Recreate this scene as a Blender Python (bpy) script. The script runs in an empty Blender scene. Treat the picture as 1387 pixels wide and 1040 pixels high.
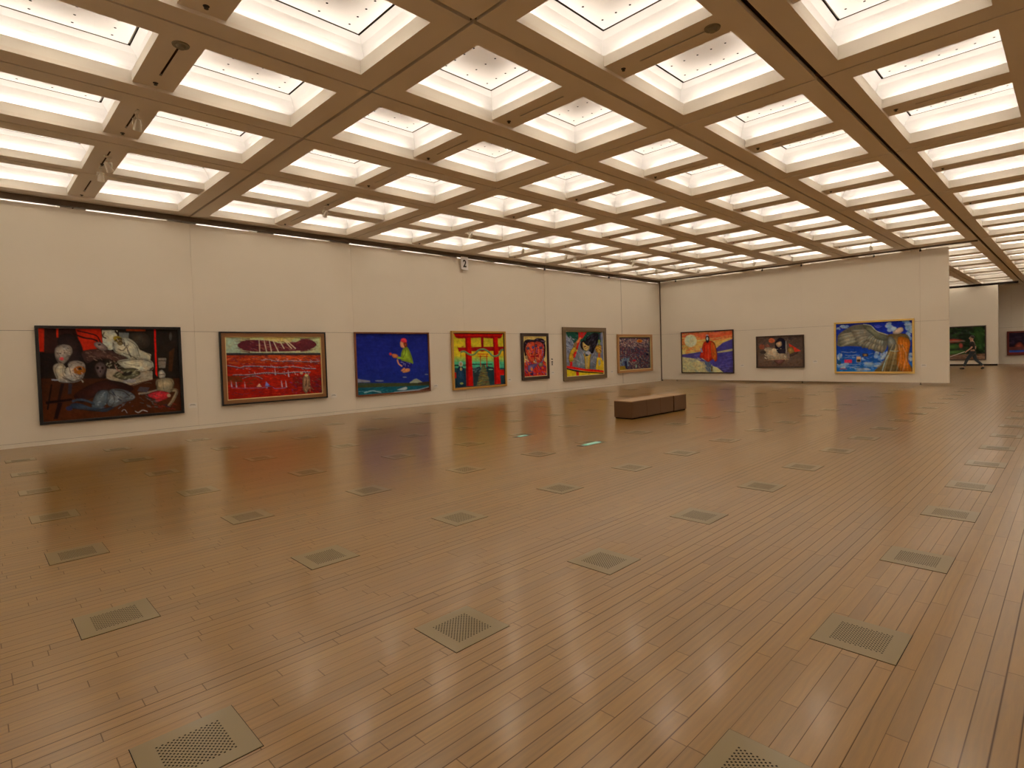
import bpy, bmesh, math, random
import numpy as np
from mathutils import Vector, Matrix
random.seed(7); rng = np.random.RandomState(5)
PI = math.pi
scene = bpy.context.scene
col = scene.collection

# ------------------------------------------------------------------ camera
EYE = 1.517
cam_d = bpy.data.cameras.new('camera'); cam = bpy.data.objects.new('camera', cam_d); col.objects.link(cam)
cam_d.sensor_fit = 'HORIZONTAL'; cam_d.sensor_width = 36.0
cam_d.lens = 752.78 / 1387 * 36.0
cam_d.shift_x = -(705.35 - 693.5) / 1387
cam_d.shift_y = (502.39 - 520.0) / 1387
cam_d.clip_start = 0.05; cam_d.clip_end = 200
YAW, PITCH, ROLL = 0.7866, -0.0305, -0.0298
cy_, sy_, cp_, sp_ = math.cos(YAW), math.sin(YAW), math.cos(PITCH), math.sin(PITCH)
F_ = Vector((cy_*cp_, sy_*cp_, sp_)); R_ = Vector((sy_, -cy_, 0)); U_ = R_.cross(F_)
c_, s_ = math.cos(ROLL), math.sin(ROLL)
R2 = R_*c_ + U_*s_; U2 = -R_*s_ + U_*c_
M_ = Matrix.Identity(4)
for k in range(3):
    M_[k][0] = R2[k]; M_[k][1] = U2[k]; M_[k][2] = -F_[k]
M_[0][3] = 0; M_[1][3] = 0; M_[2][3] = EYE
cam.matrix_world = M_
scene.camera = cam

# ------------------------------------------------------------------ world, exposure
w = bpy.data.worlds.new('world'); scene.world = w; w.use_nodes = True
w.node_tree.nodes['Background'].inputs[0].default_value = (0.9, 0.8, 0.7, 1)
w.node_tree.nodes['Background'].inputs[1].default_value = 0.0
scene.view_settings.view_transform = 'Standard'; scene.view_settings.look = 'None'
scene.view_settings.gamma = 1.0; scene.view_settings.use_curve_mapping = False
scene.view_settings.exposure = 0.0
LAMP = 14.5            # strength of the cove tubes
LAMP_COL = (1.0, 0.925, 0.865)
FILL_W = 18.5; FILL_COL = (1.0, 0.85, 0.64)   # fill spots added under the coffer panels to brighten the room

# ------------------------------------------------------------------ dimensions (metres)
ZC = 4.881             # underside of the ceiling frames
BX, AY = 3.770, 2.305  # origin of the ceiling grid
YW = 14.40             # long left wall
XP = 24.08             # partition across the back
YPE = 3.133            # free end of the partition
XMIN, YMIN, YMAX, XMAX = -2.22, -5.695, 16.305, 46.0

# ------------------------------------------------------------------ helpers
class MB:
    def __init__(s): s.v = []; s.f = []; s.m = []; s.mi = 0
    def box(s, x0, x1, y0, y1, z0, z1):
        n = len(s.v)
        s.v += [(x0,y0,z0),(x1,y0,z0),(x1,y1,z0),(x0,y1,z0),(x0,y0,z1),(x1,y0,z1),(x1,y1,z1),(x0,y1,z1)]
        for f in ((0,3,2,1),(4,5,6,7),(0,1,5,4),(1,2,6,5),(2,3,7,6),(3,0,4,7)):
            s.f.append(tuple(n+i for i in f)); s.m.append(s.mi)
        return s
    def face(s, pts):
        n = len(s.v); s.v += [tuple(p) for p in pts]; s.f.append(tuple(range(n, n+len(pts)))); s.m.append(s.mi); return s
    def tube(s, p0, p1, r0, r1=None, n=12, cap=True):
        r1 = r0 if r1 is None else r1
        p0, p1 = Vector(p0), Vector(p1); d = (p1-p0).normalized()
        a = d.orthogonal().normalized(); b = d.cross(a); k0 = len(s.v)
        for p, r in ((p0, r0), (p1, r1)):
            for i in range(n):
                t = 2*PI*i/n; s.v.append(tuple(p + a*math.cos(t)*r + b*math.sin(t)*r))
        for i in range(n):
            j = (i+1) % n; s.f.append((k0+i, k0+j, k0+n+j, k0+n+i)); s.m.append(s.mi)
        if cap:
            s.f.append(tuple(k0+i for i in reversed(range(n)))); s.m.append(s.mi)
            s.f.append(tuple(k0+n+i for i in range(n))); s.m.append(s.mi)
        return s
    def mesh(s, name, mats, smooth=False, bevel=0):
        me = bpy.data.meshes.new(name); me.from_pydata(s.v, [], s.f)
        for m in (mats if isinstance(mats, (list, tuple)) else [mats]): me.materials.append(m)
        me.polygons.foreach_set('material_index', s.m)
        if bevel:
            bm = bmesh.new(); bm.from_mesh(me)
            bmesh.ops.bevel(bm, geom=list(bm.edges), offset=bevel, segments=2, affect='EDGES', profile=0.6)
            bm.to_mesh(me); bm.free()
        me.update()
        if smooth: me.polygons.foreach_set('use_smooth', [True]*len(me.polygons))
        return me
    def build(s, name, mats, parent=None, loc=(0,0,0), **k):
        return ob(name, s.mesh(name, mats, **k), parent, loc)

def ob(name, me, parent=None, loc=(0,0,0)):
    o = bpy.data.objects.new(name, me); col.objects.link(o); o.location = loc
    if parent: o.parent = parent
    return o
def tag(o, label, cat, group=None, kind=None):
    o['label'] = label; o['category'] = cat
    if group: o['group'] = group
    if kind: o['kind'] = kind
    return o
def struct(o, label=None):
    o['kind'] = 'structure'
    if label: o['label'] = label
    return o
def empty(name, loc=(0,0,0), rz=0):
    o = bpy.data.objects.new(name, None); col.objects.link(o); o.location = loc; o.rotation_euler = (0,0,rz)
    o.empty_display_size = 0.1
    return o
def copy_tree(o, parent=None):
    c = o.copy(); col.objects.link(c)
    if parent: c.parent = parent
    for ch in list(o.children): copy_tree(ch, c)
    return c
ORD = ['zeroth','first','second','third','fourth','fifth','sixth','seventh','eighth','ninth','tenth','eleventh','twelfth',
       'thirteenth','fourteenth','fifteenth','sixteenth','seventeenth','eighteenth','nineteenth','twentieth']

# ------------------------------------------------------------------ materials
def srgb(r, g, b):
    f = lambda c: ((c/255)/12.92 if c/255 <= 0.04045 else ((c/255+0.055)/1.055)**2.4)
    return (f(r), f(g), f(b))
def mat(name, c, rough=0.5, metal=0.0, spec=0.5, emit=None, es=0.0, noise=0.0, scale=8.0, bump=0.0, trans=0.0, coat=0.0, stretch=(1,1,1)):
    m = bpy.data.materials.new(name); m.use_nodes = True; nt = m.node_tree; b = nt.nodes['Principled BSDF']
    b.inputs['Base Color'].default_value = (*c, 1); b.inputs['Roughness'].default_value = rough
    b.inputs['Metallic'].default_value = metal; b.inputs['Specular IOR Level'].default_value = spec
    b.inputs['Transmission Weight'].default_value = trans; b.inputs['Coat Weight'].default_value = coat
    if emit: b.inputs['Emission Color'].default_value = (*emit, 1); b.inputs['Emission Strength'].default_value = es
    if noise or bump:
        tc = nt.nodes.new('ShaderNodeTexCoord'); mp = nt.nodes.new('ShaderNodeMapping'); mp.inputs['Scale'].default_value = stretch
        nt.links.new(tc.outputs['Object'], mp.inputs[0])
        nz = nt.nodes.new('ShaderNodeTexNoise'); nz.inputs['Scale'].default_value = scale; nz.inputs['Detail'].default_value = 5
        nt.links.new(mp.outputs[0], nz.inputs['Vector'])
        if noise:
            mr = nt.nodes.new('ShaderNodeMapRange'); mr.inputs['To Min'].default_value = 1-noise; mr.inputs['To Max'].default_value = 1+noise
            nt.links.new(nz.outputs['Fac'], mr.inputs['Value'])
            vm = nt.nodes.new('ShaderNodeVectorMath'); vm.operation = 'SCALE'; vm.inputs[0].default_value = c
            nt.links.new(mr.outputs[0], vm.inputs['Scale']); nt.links.new(vm.outputs[0], b.inputs['Base Color'])
        if bump:
            bp = nt.nodes.new('ShaderNodeBump'); bp.inputs['Strength'].default_value = bump; bp.inputs['Distance'].default_value = 0.002
            nt.links.new(nz.outputs['Fac'], bp.inputs['Height']); nt.links.new(bp.outputs[0], b.inputs['Normal'])
    return m
WALLC = (0.86, 0.795, 0.685)
M_wall = mat('wall_panel_cloth', WALLC, 0.7, spec=0.25, noise=0.025, scale=1.2, bump=0.15)
M_ceil = mat('ceiling_paint', (0.86, 0.79, 0.70), 0.75, spec=0.2, noise=0.02, scale=3)
M_white = mat('coffer_white_paint', (0.70, 0.675, 0.64), 0.6, spec=0.3, noise=0.01, scale=3)
M_panel = mat('coffer_panel_paint', (0.84, 0.80, 0.74), 0.6, spec=0.3, noise=0.01, scale=3)
M_liner = mat('coffer_lip_paint', (0.88, 0.83, 0.74), 0.65, spec=0.3, noise=0.01, scale=3)
M_dark = mat('dark_gap', (0.02, 0.014, 0.01), 0.9, spec=0.1, noise=0.1)
M_rail = mat('bronze_rail', (0.14, 0.10, 0.07), 0.5, noise=0.05)
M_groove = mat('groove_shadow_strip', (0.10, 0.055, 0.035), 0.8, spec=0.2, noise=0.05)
M_knob = mat('dark_metal', (0.05, 0.045, 0.04), 0.4, metal=0.6, noise=0.05)
M_plate = mat('grey_plate', (0.30, 0.27, 0.20), 0.5, noise=0.05)
M_lamp = mat('cove_lamp', (0.9, 0.9, 0.9), 0.5, emit=LAMP_COL, es=LAMP, noise=0.001)
M_brass = mat('brushed_brass', (0.190, 0.134, 0.044), 0.28, metal=0.0, spec=0.5, coat=0.35, noise=0.06, scale=40, stretch=(1,12,1))
M_brass.node_tree.nodes['Principled BSDF'].inputs['Coat Roughness'].default_value = 0.18
M_spot = mat('spot_white_plastic', (0.72, 0.66, 0.55), 0.35, noise=0.02)
M_lens = mat('spot_lens', (0.95, 0.92, 0.92), 0.05, spec=1.0, metal=0.7, noise=0.01)
M_bench = mat('bench_brown_fabric', (0.12, 0.055, 0.022), 0.45, spec=0.4, noise=0.05, scale=30, bump=0.08)
bb = M_bench.node_tree.nodes['Principled BSDF']; bb.inputs['Sheen Weight'].default_value = 1.0; bb.inputs['Sheen Roughness'].default_value = 0.25; bb.inputs['Sheen Tint'].default_value = (1.0, 0.8, 0.6, 1)
M_top = mat('bench_top_painted_sheen', (0.34, 0.215, 0.115), 0.55, spec=0.4, noise=0.04, scale=30)  # grazing sheen on the bench tops painted in as a lighter tan
M_paper = mat('paper_white', (0.88, 0.84, 0.78), 0.6, noise=0.01)
M_ink = mat('black_ink', (0.01, 0.01, 0.012), 0.6, noise=0.05)
M_green = mat('green_marker_glass', (0.10, 0.35, 0.20), 0.15, emit=(0.6, 1.0, 0.75), es=0.28, noise=0.02)
M_gframe = mat('marker_frame', (0.06, 0.07, 0.06), 0.4, metal=0.5, noise=0.03)

# floor -------------------------------------------------------------
def floor_material():
    m = bpy.data.materials.new('oak_plank_floor'); m.use_nodes = True; nt = m.node_tree; N = nt.nodes; L = nt.links
    b = N['Principled BSDF']
    def nd(t, **k):
        n = N.new(t)
        for a, v in k.items(): setattr(n, a, v)
        return n
    def math_(op, a, c=None, d=None):
        n = nd('ShaderNodeMath', operation=op)
        for i, v in enumerate((a, c, d)):
            if v is None: continue
            if isinstance(v, (int, float)): n.inputs[i].default_value = v
            else: L.new(v, n.inputs[i])
        return n.outputs[0]
    tc = nd('ShaderNodeTexCoord'); sx = nd('ShaderNodeSeparateXYZ'); L.new(tc.outputs['Object'], sx.inputs[0])
    X, Y = sx.outputs[0], sx.outputs[1]
    PW = 0.0752
    ry = math_('DIVIDE', Y, PW); row = math_('FLOOR', ry); fy = math_('FRACT', ry)
    wn = nd('ShaderNodeTexWhiteNoise', noise_dimensions='1D'); L.new(row, wn.inputs['W'])
    sc = nd('ShaderNodeSeparateColor'); L.new(wn.outputs['Color'], sc.inputs[0])
    plen = math_('MULTIPLY_ADD', sc.outputs[0], 0.45, 0.62)
    off = math_('MULTIPLY', sc.outputs[1], 17.0)
    rx = math_('ADD', math_('DIVIDE', X, plen), off); cx = math_('FLOOR', rx); fx = math_('FRACT', rx)
    # long seams and butt seams
    dy = math_('MULTIPLY', math_('MINIMUM', fy, math_('SUBTRACT', 1.0, fy)), PW)
    dx = math_('MULTIPLY', math_('MINIMUM', fx, math_('SUBTRACT', 1.0, fx)), plen)
    cmb = nd('ShaderNodeCombineXYZ'); L.new(cx, cmb.inputs[0]); L.new(row, cmb.inputs[1])
    wp = nd('ShaderNodeTexWhiteNoise', noise_dimensions='2D'); L.new(cmb.outputs[0], wp.inputs['Vector'])
    sp = nd('ShaderNodeSeparateColor'); L.new(wp.outputs['Color'], sp.inputs[0])
    seamw = math_('MULTIPLY_ADD', math_('MULTIPLY', sc.outputs[2], sc.outputs[2]), 0.0018, 0.0005)
    def sm(v, lo, hi):
        n = nd('ShaderNodeMapRange', interpolation_type='SMOOTHSTEP'); L.new(v, n.inputs['Value'])
        n.inputs['From Min'].default_value = lo
        if isinstance(hi, float): n.inputs['From Max'].default_value = hi
        else: L.new(hi, n.inputs['From Max'])
        n.inputs['To Min'].default_value = 1.0; n.inputs['To Max'].default_value = 0.0
        return n.outputs[0]
    s1 = sm(dy, 0.0, math_('MULTIPLY', seamw, 2.9)); s2 = sm(dx, 0.0, 0.0035)
    seam = math_('MAXIMUM', s1, math_('MULTIPLY', s2, 0.8))
    # grain
    vx = nd('ShaderNodeCombineXYZ'); L.new(math_('MULTIPLY', X, 1.0), vx.inputs[0]); L.new(math_('MULTIPLY', Y, 1.0), vx.inputs[1])
    L.new(math_('MULTIPLY', sp.outputs[0], 40.0), vx.inputs[2])
    mp = nd('ShaderNodeMapping'); mp.inputs['Scale'].default_value = (3.0, 42.0, 1.0); L.new(vx.outputs[0], mp.inputs[0])
    g1 = nd('ShaderNodeTexNoise'); g1.inputs['Scale'].default_value = 1.6; g1.inputs['Detail'].default_value = 7; g1.inputs['Roughness'].default_value = 0.6
    g1.inputs['Distortion'].default_value = 1.4; L.new(mp.outputs[0], g1.inputs['Vector'])
    mp2 = nd('ShaderNodeMapping'); mp2.inputs['Scale'].default_value = (1.6, 11.0, 1.0); L.new(vx.outputs[0], mp2.inputs[0])
    g2 = nd('ShaderNodeTexWave', wave_type='RINGS'); g2.inputs['Scale'].default_value = 1.1; g2.inputs['Distortion'].default_value = 7.0
    g2.inputs['Detail'].default_value = 3; g2.inputs['Detail Scale'].default_value = 1.2; L.new(mp2.outputs[0], g2.inputs['Vector'])
    g3 = nd('ShaderNodeTexNoise'); g3.inputs['Scale'].default_value = 0.5; g3.inputs['Detail'].default_value = 2; L.new(tc.outputs['Object'], g3.inputs['Vector'])
    # colour: two plank tones + grain
    cr = nd('ShaderNodeValToRGB'); e = cr.color_ramp.elements
    base = FLOORC
    e[0].position = 0.0; e[0].color = (base[0]*0.86, base[1]*0.86, base[2]*0.95, 1)
    e[1].position = 1.0; e[1].color = (base[0]*1.08, base[1]*1.09, base[2]*1.09, 1)
    x = cr.color_ramp.elements.new(0.3); x.color = (base[0]*0.97, base[1]*0.96, base[2]*0.97, 1)
    x = cr.color_ramp.elements.new(0.7); x.color = (base[0]*1.03, base[1]*1.0, base[2]*0.95, 1)
    L.new(sp.outputs[1], cr.inputs[0])
    def scale_by(colr, f):
        v = nd('ShaderNodeVectorMath', operation='SCALE'); L.new(colr, v.inputs[0]); L.new(f, v.inputs['Scale']); return v.outputs[0]
    gm = math_('MULTIPLY_ADD', g1.outputs['Fac'], 0.32, 0.84)
    wv = math_('MULTIPLY_ADD', g2.outputs['Fac'], 0.12, 0.94)
    lg = math_('MULTIPLY_ADD', g3.outputs['Fac'], 0.12, 0.94)
    c1 = scale_by(scale_by(scale_by(cr.outputs[0], gm), wv), lg)
    mx = nd('ShaderNodeMix', data_type='RGBA'); L.new(seam, mx.inputs['Factor'])
    L.new(c1, mx.inputs[6]); mx.inputs[7].default_value = (base[0]*0.20, base[1]*0.15, base[2]*0.12, 1)
    L.new(mx.outputs[2], b.inputs['Base Color'])
    rr = math_('MULTIPLY_ADD', sp.outputs[2], 0.012, 0.277)
    L.new(math_('ADD', rr, math_('MULTIPLY', seam, 0.1)), b.inputs['Roughness'])
    L.new(math_('MULTIPLY_ADD', seam, -0.45, 0.50), b.inputs['Specular IOR Level'])
    b.inputs['Coat Weight'].default_value = 0.52; b.inputs['Coat Roughness'].default_value = 0.17
    bh = math_('ADD', math_('MULTIPLY', seam, -1.0), math_('MULTIPLY', g1.outputs['Fac'], 0.04))
    bp = nd('ShaderNodeBump'); bp.inputs['Strength'].default_value = 0.08; bp.inputs['Distance'].default_value = 0.001
    nt.nodes.remove(bp)
    return m
FLOORC = (0.245, 0.128, 0.021)
M_floor = floor_material()

# ================================================================== SETTING
struct(MB().box(XMIN-0.3, XMAX+2, YMIN-0.3, YMAX+0.3, -0.1, 0.0).build('floor', M_floor))

# long left wall: panels with reveals, top kept short of the rail
def panel_wall(mb, horiz, lo, hi, front, thick, seams, zbot, ztop, zr, gap=0.006, axis='x'):
    ed = [lo] + [s for s in seams if lo < s < hi] + [hi]
    for a, b_ in zip(ed[:-1], ed[1:]):
        a2, b2 = a+0.0016, b_-0.0016
        for z0, z1 in ((zbot, zr-gap/2), (zr+gap/2, ztop)):
            if axis == 'x': mb.box(a2, b2, front, front+thick, z0, z1)
            else: mb.box(front, front+thick, a2, b2, z0, z1)
mb = MB()
seams = [BX-4*2+4*k for k in range(0, 8)]
seams = [s for s in seams if s < 19] + [20.83]
panel_wall(mb, True, XMIN, XP-0.02, YW, 0.05, seams, 0.085, 4.728, 2.259)
mb.mi = 1; mb.box(XMIN, XP-0.02, YW+0.012, YW+0.06, 0.0, 4.71)
wl = struct(mb.build('wall_left', [M_wall, M_groove]))
struct(MB().box(20.822, 20.840, YW-0.001, YW+0.02, 0.0, 4.73).build('trim_1', M_rail))
struct(MB().box(XMIN, XP-0.02, YW-0.004, YW+0.05, 0.0, 0.080).build('baseboard_left', M_wall))
struct(MB().box(XMIN, XP+0.05, YW-0.03, YW+0.06, 4.765, ZC-0.002).build('trim_2', M_rail))
# partition across the back, floating above the floor
mb = MB()
panel_wall(mb, False, YPE, YW-0.05, XP, 0.12, [3.95, 7.9], 0.07, 4.772, 2.259, gap=0.005, axis='y')
mb.mi = 1; mb.box(XP+0.012, XP+0.108, YPE+0.01, YW-0.06, 0.072, 4.76)
struct(mb.build('wall_back', [M_wall, M_groove]))
struct(MB().box(XP-0.01, XP+0.13, 2.36, YW+0.05, 4.835, ZC-0.002).build('trim_3', M_rail))
struct(MB().box(XP-0.02, XP+0.03, YW-0.045, YW+0.05, 0.0, 4.76).build('trim_4', M_rail))
# outer shell
struct(MB().box(XMIN, XMAX, YMAX, YMAX+0.2, 0, ZC+0.5).build('wall_left_outer', M_wall))
struct(MB().box(XMIN-0.2, XMIN, YMIN, YMAX, 0, ZC+0.5).build('wall_front', M_wall))
struct(MB().box(XMIN, XMAX, YMIN-0.2, YMIN, 0, ZC+0.5).build('wall_right', M_wall))
mb = MB(); panel_wall(mb, False, YMIN, YMAX, XMAX, 0.15, [2.9], 0.0, ZC+0.4, 2.259, axis='y')
mb.mi = 1; mb.box(XMAX+0.02, XMAX+0.2, YMIN, YMAX, 0, ZC+0.4)
struct(mb.build('wall_far', [M_wall, M_groove]))
XF = 43.0
struct(MB().box(XF, XF+0.15, 3.29, 12.0, 0.10, 4.74).build('wall_far_partition', M_wall))
struct(MB().box(XF+0.02, XF+0.13, 3.33, 11.9, 0.0, 0.10).build('trim_5', M_dark))
struct(MB().box(XF-0.01, XF+0.16, 2.4, 12.0, 4.76, ZC-0.002).build('trim_6', M_dark))

# ------------------------------------------------------------------ ceiling frames
mb = MB()                # material 0 paint, 1 dark groove
MIDW = 0.215; RAISE = 0.04; EDGE = 0.30
def groove_w(i):         # reveal between frames, lines parallel to the left wall
    return {0: 0.075, 1: 0.05, 2: 0.035, 3: 0.03}.get(i, 0.028)
coffers = []             # (cx, cy, hx, hy, row, column)
j_lo, j_hi = -2, 10
def midbeam_x(mb, xc, ya, yb, slot):      # raised beam running along y with a track slot
    s = 0.014
    if slot:
        q0, q1 = ya + (yb-ya)*0.16, ya + (yb-ya)*0.74
        mb.box(xc-MIDW, xc-s, ya, yb, ZC+RAISE, ZC+RAISE+0.012); mb.box(xc+s, xc+MIDW, ya, yb, ZC+RAISE, ZC+RAISE+0.012)
        mb.box(xc-s, xc+s, ya, q0, ZC+RAISE, ZC+RAISE+0.012); mb.box(xc-s, xc+s, q1, yb, ZC+RAISE, ZC+RAISE+0.012)
        mb.mi = 1; mb.box(xc-s-0.02, xc+s+0.02, q0-0.02, q1+0.02, ZC+RAISE+0.035, ZC+RAISE+0.045); mb.mi = 0
    else: mb.box(xc-MIDW, xc+MIDW, ya, yb, ZC+RAISE, ZC+RAISE+0.012)
def midbeam_y(mb, yc, xa, xb):
    s = 0.014; q0, q1 = xa+(xb-xa)*0.12, xa+(xb-xa)*0.88
    mb.box(xa, xb, yc-MIDW, yc-s, ZC+RAISE, ZC+RAISE+0.012); mb.box(xa, xb, yc+s, yc+MIDW, ZC+RAISE, ZC+RAISE+0.012)
    mb.box(xa, q0, yc-s, yc+s, ZC+RAISE, ZC+RAISE+0.012); mb.box(q1, xb, yc-s, yc+s, ZC+RAISE, ZC+RAISE+0.012)
    mb.mi = 1; mb.box(q0-0.02, q1+0.02, yc-s-0.02, yc+s+0.02, ZC+RAISE+0.035, ZC+RAISE+0.045); mb.mi = 0
rows = [(-4,1),(-3,1),(-2,1),(-1,1),(0,1),(1,1),(2,1),(3,1),(4,2),(6,1)]
for (i, n) in rows:
    ya, yb = AY+2*i, AY+2*(i+n)
    for j in range(j_lo, j_hi+1):
        xa, xb = BX+4*j, BX+4*(j+1)
        gx = 0.045 if j == 0 else 0.03; gx2 = 0.045 if j+1 == 0 else 0.03
        xa2, xb2 = xa+gx/2, min(xb-gx2/2, XMAX)
        ya2, yb2 = ya+groove_w(i)/2, yb-groove_w(i+n)/2
        if xa2 >= XMAX: continue
        if i >= 3 and j >= 6:
            mb.box(xa2, xb2, ya2, yb2, ZC, ZC+0.05); continue
        last = (xb > XMAX + 0.5)
        t = ZC+0.05
        if last:   # frame cut short by the far wall
            mb.box(xa2, xb2, ya2, yb2, ZC, t); continue
        mb.box(xa2, xb2, ya2, ya+EDGE, ZC, t); mb.box(xa2, xb2, yb-EDGE, yb2, ZC, t)
        mb.box(xa2, xa+0.31, ya+EDGE, yb-EDGE, ZC, t); mb.box(xb-0.31, xb2, ya+EDGE, yb-EDGE, ZC, t)
        xm = (xa+xb)/2
        if n == 1:
            midbeam_x(mb, xm, ya+EDGE, yb-EDGE, True); ys = [((ya+yb)/2, 0.70, i)]
        else:
            ym = (ya+yb)/2
            midbeam_x(mb, xm, ya+EDGE, ym-MIDW, True); midbeam_x(mb, xm, ym+MIDW, yb-EDGE, True)
            midbeam_y(mb, ym, xa+0.31, xb-0.31)
            d = (2-EDGE-MIDW)/2
            ys = [(ya+EDGE+d, d, i), (yb-EDGE-d, d, i+1)]
        dx = (2-0.31-MIDW)/2
        for yc, hy, ri in ys:
            coffers.append((xa+0.31+dx, yc, dx, hy, ri, 2*j)); coffers.append((xb-0.31-dx, yc, dx, hy, ri, 2*j+1))
mb.mi = 1
mb.box(XMIN, XMAX, YMIN, YMAX, ZC+0.56, ZC+0.62)  # unseen dark slab added over the coffers to keep world light out
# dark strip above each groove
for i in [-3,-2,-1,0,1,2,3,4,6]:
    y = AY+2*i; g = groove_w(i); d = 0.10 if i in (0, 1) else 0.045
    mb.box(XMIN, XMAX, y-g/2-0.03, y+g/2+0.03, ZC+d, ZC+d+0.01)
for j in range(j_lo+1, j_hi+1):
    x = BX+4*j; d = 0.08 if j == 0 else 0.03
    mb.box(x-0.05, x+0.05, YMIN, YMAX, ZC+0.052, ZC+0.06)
C_ = np.array([c[:4] for c in coffers])
for k, f in enumerate(mb.f):
    if mb.m[k] != 0: continue
    q = np.array([mb.v[i] for i in f]); n_ = np.cross(q[1]-q[0], q[2]-q[1]); c0 = q.mean(0)
    if abs(n_[2]) > 1e-9 * 1 and abs(n_[2]) > 0.5*np.linalg.norm(n_): continue
    if np.any((np.abs(C_[:,0]-c0[0]) <= C_[:,2]+0.02) & (np.abs(C_[:,1]-c0[1]) <= C_[:,3]+0.02)): mb.m[k] = 2
struct(mb.build('ceiling', [M_ceil, M_groove, M_liner]))

# ------------------------------------------------------------------ coffer lights
def ring(mb, hx, hy, p0, p1):       # one band of a rectangular cove, profile points are (outward offset, z)
    (o0, z0), (o1, z1) = p0, p1
    c0 = [(-hx-o0,-hy-o0,z0),(hx+o0,-hy-o0,z0),(hx+o0,hy+o0,z0),(-hx-o0,hy+o0,z0)]
    c1 = [(-hx-o1,-hy-o1,z1),(hx+o1,-hy-o1,z1),(hx+o1,hy+o1,z1),(-hx-o1,hy+o1,z1)]
    for a in range(4):
        b_ = (a+1) % 4; mb.face([c0[a], c0[b_], c1[b_], c1[a]])
def coffer_meshes(hx, hy):
    m1 = MB()
    for p, q in zip([(0,.05),(0,.165),(.018,.165),(.018,.125)], [(0,.165),(.018,.165),(.018,.125),(.018,.05)]): ring(m1, hx, hy, p, q)
    lip = m1.mesh('lip', M_liner)
    m2 = MB(); prof = [(.018,.105),(.125,.105),(.135,.13),(.137,.20),(.127,.26),(.10,.33),(.065,.40),(.02,.44),(0.0,.455)]
    for p, q in zip(prof[:-1], prof[1:]): ring(m2, hx, hy, p, q)
    cove = m2.mesh('cove', M_white)
    m3 = MB(); o = -0.030
    m3.box(-hx-o, hx+o, -hy-o, hy+o, .452, .466)
    m3.mi = 1
    for a in range(4):
        for b_ in range(7):
            px, py = -0.54+0.36*a, (-0.56+b_*0.187)*hy/0.70
            m3.face([(px+0.014*math.cos(-t*PI/4), py+0.014*math.sin(-t*PI/4), .4515) for t in range(8)])
    m3.mi = 2; m3.box(-hx, hx, -hy, hy, .485, .495)
    panel = m3.mesh('top_panel', [M_panel, M_dark, M_plate])
    m4 = MB(); L = 0.12
    for s in (-1, 1):
        y = s*(hy+0.092); m4.box(-hx+L, hx-L, y-.012, y+.012, .118, .142)
        x = s*(hx+0.092); m4.box(x-.012, x+.012, -hy+L, hy-L, .118, .142)
    tube = m4.mesh('lamp_tubes', M_lamp)
    return lip, cove, panel, tube
cache = {}
def fill_spot_data():
    l = bpy.data.lights.new('fill_spots', 'SPOT'); l.energy = FILL_W; l.color = FILL_COL; l.spot_size = math.radians(150); l.spot_blend = 0.5; l.shadow_soft_size = 0.02
    return l
FILL_DATA = fill_spot_data()
coffers = [c for c in coffers if c[0] > XMIN]
for cx, cy, hx, hy, ri, cj in coffers:
    key = round(hy, 3)
    if key not in cache: cache[key] = coffer_meshes(hx, hy)
    o = empty('coffer_light', (cx, cy, ZC))
    for nm, me in zip(('lip','cove','top_panel','lamp_tubes'), cache[key]): ob(nm, me, o)
    ob('downlight', FILL_DATA, o, (0, 0, 0.445))  # added fill light, one per coffer, besides the cove tubes
    # label by counting from the long wall and from the partition line
    r = 6-ri; k = (cj - 9)
    rowt = f'{ORD[r]} row from the long left wall' if r >= 1 else 'row just behind the long left wall'
    colt = f'{ORD[1-k]} place before the back partition' if k <= 0 else f'{ORD[k]} place past the partition line'
    tag(o, f'glowing ceiling coffer, {rowt}, {colt}', 'ceiling light', 'glowing coffers across the ceiling')

# sprinkler heads on the raised beams
m = MB(); m.tube((0,0,0),(0,0,-0.006),0.03,0.026,14); m.tube((0,0,-0.006),(0,0,-0.022),0.012,0.009,10); m.tube((0,0,-0.022),(0,0,-0.025),0.02,0.02,14)
spr = m.mesh('sprinkler_head', M_knob)
for i in range(-2, 6):
    for j in range(-1, 5):
        for _ in (0,):
            y = AY+2*i+(1.57 if i < 4 else (1.30 if i == 4 else 1.62)); x = BX+4*j+2
            o = ob('sprinkler_head', spr, None, (x, y, ZC+RAISE))
            tag(o, f'dark sprinkler on beam, {ORD[6-i]} row from left wall, {ORD[5-j]} beam before partition', 'sprinkler', 'sprinkler heads on the ceiling beams')
def detector(x, y, z, label):
    e = empty('smoke_detector', (x, y, z)); m = MB(); m.tube((0,0,0),(0,0,-0.012),0.085,0.08,24); m.build('base_plate', M_plate, e)
    m = MB(); m.tube((0,0,-0.012),(0,0,-0.04),0.05,0.035,20); m.build('sensor', M_plate, e)
    tag(e, label, 'detector')
detector(BX+2, AY+0.44, ZC+RAISE, 'round bronze detector on the raised beam at top centre right of the ceiling')
detector(BX-2, AY+4.46, ZC+RAISE, 'flat grey round plate on raised beam at upper left of the ceiling')

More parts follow.
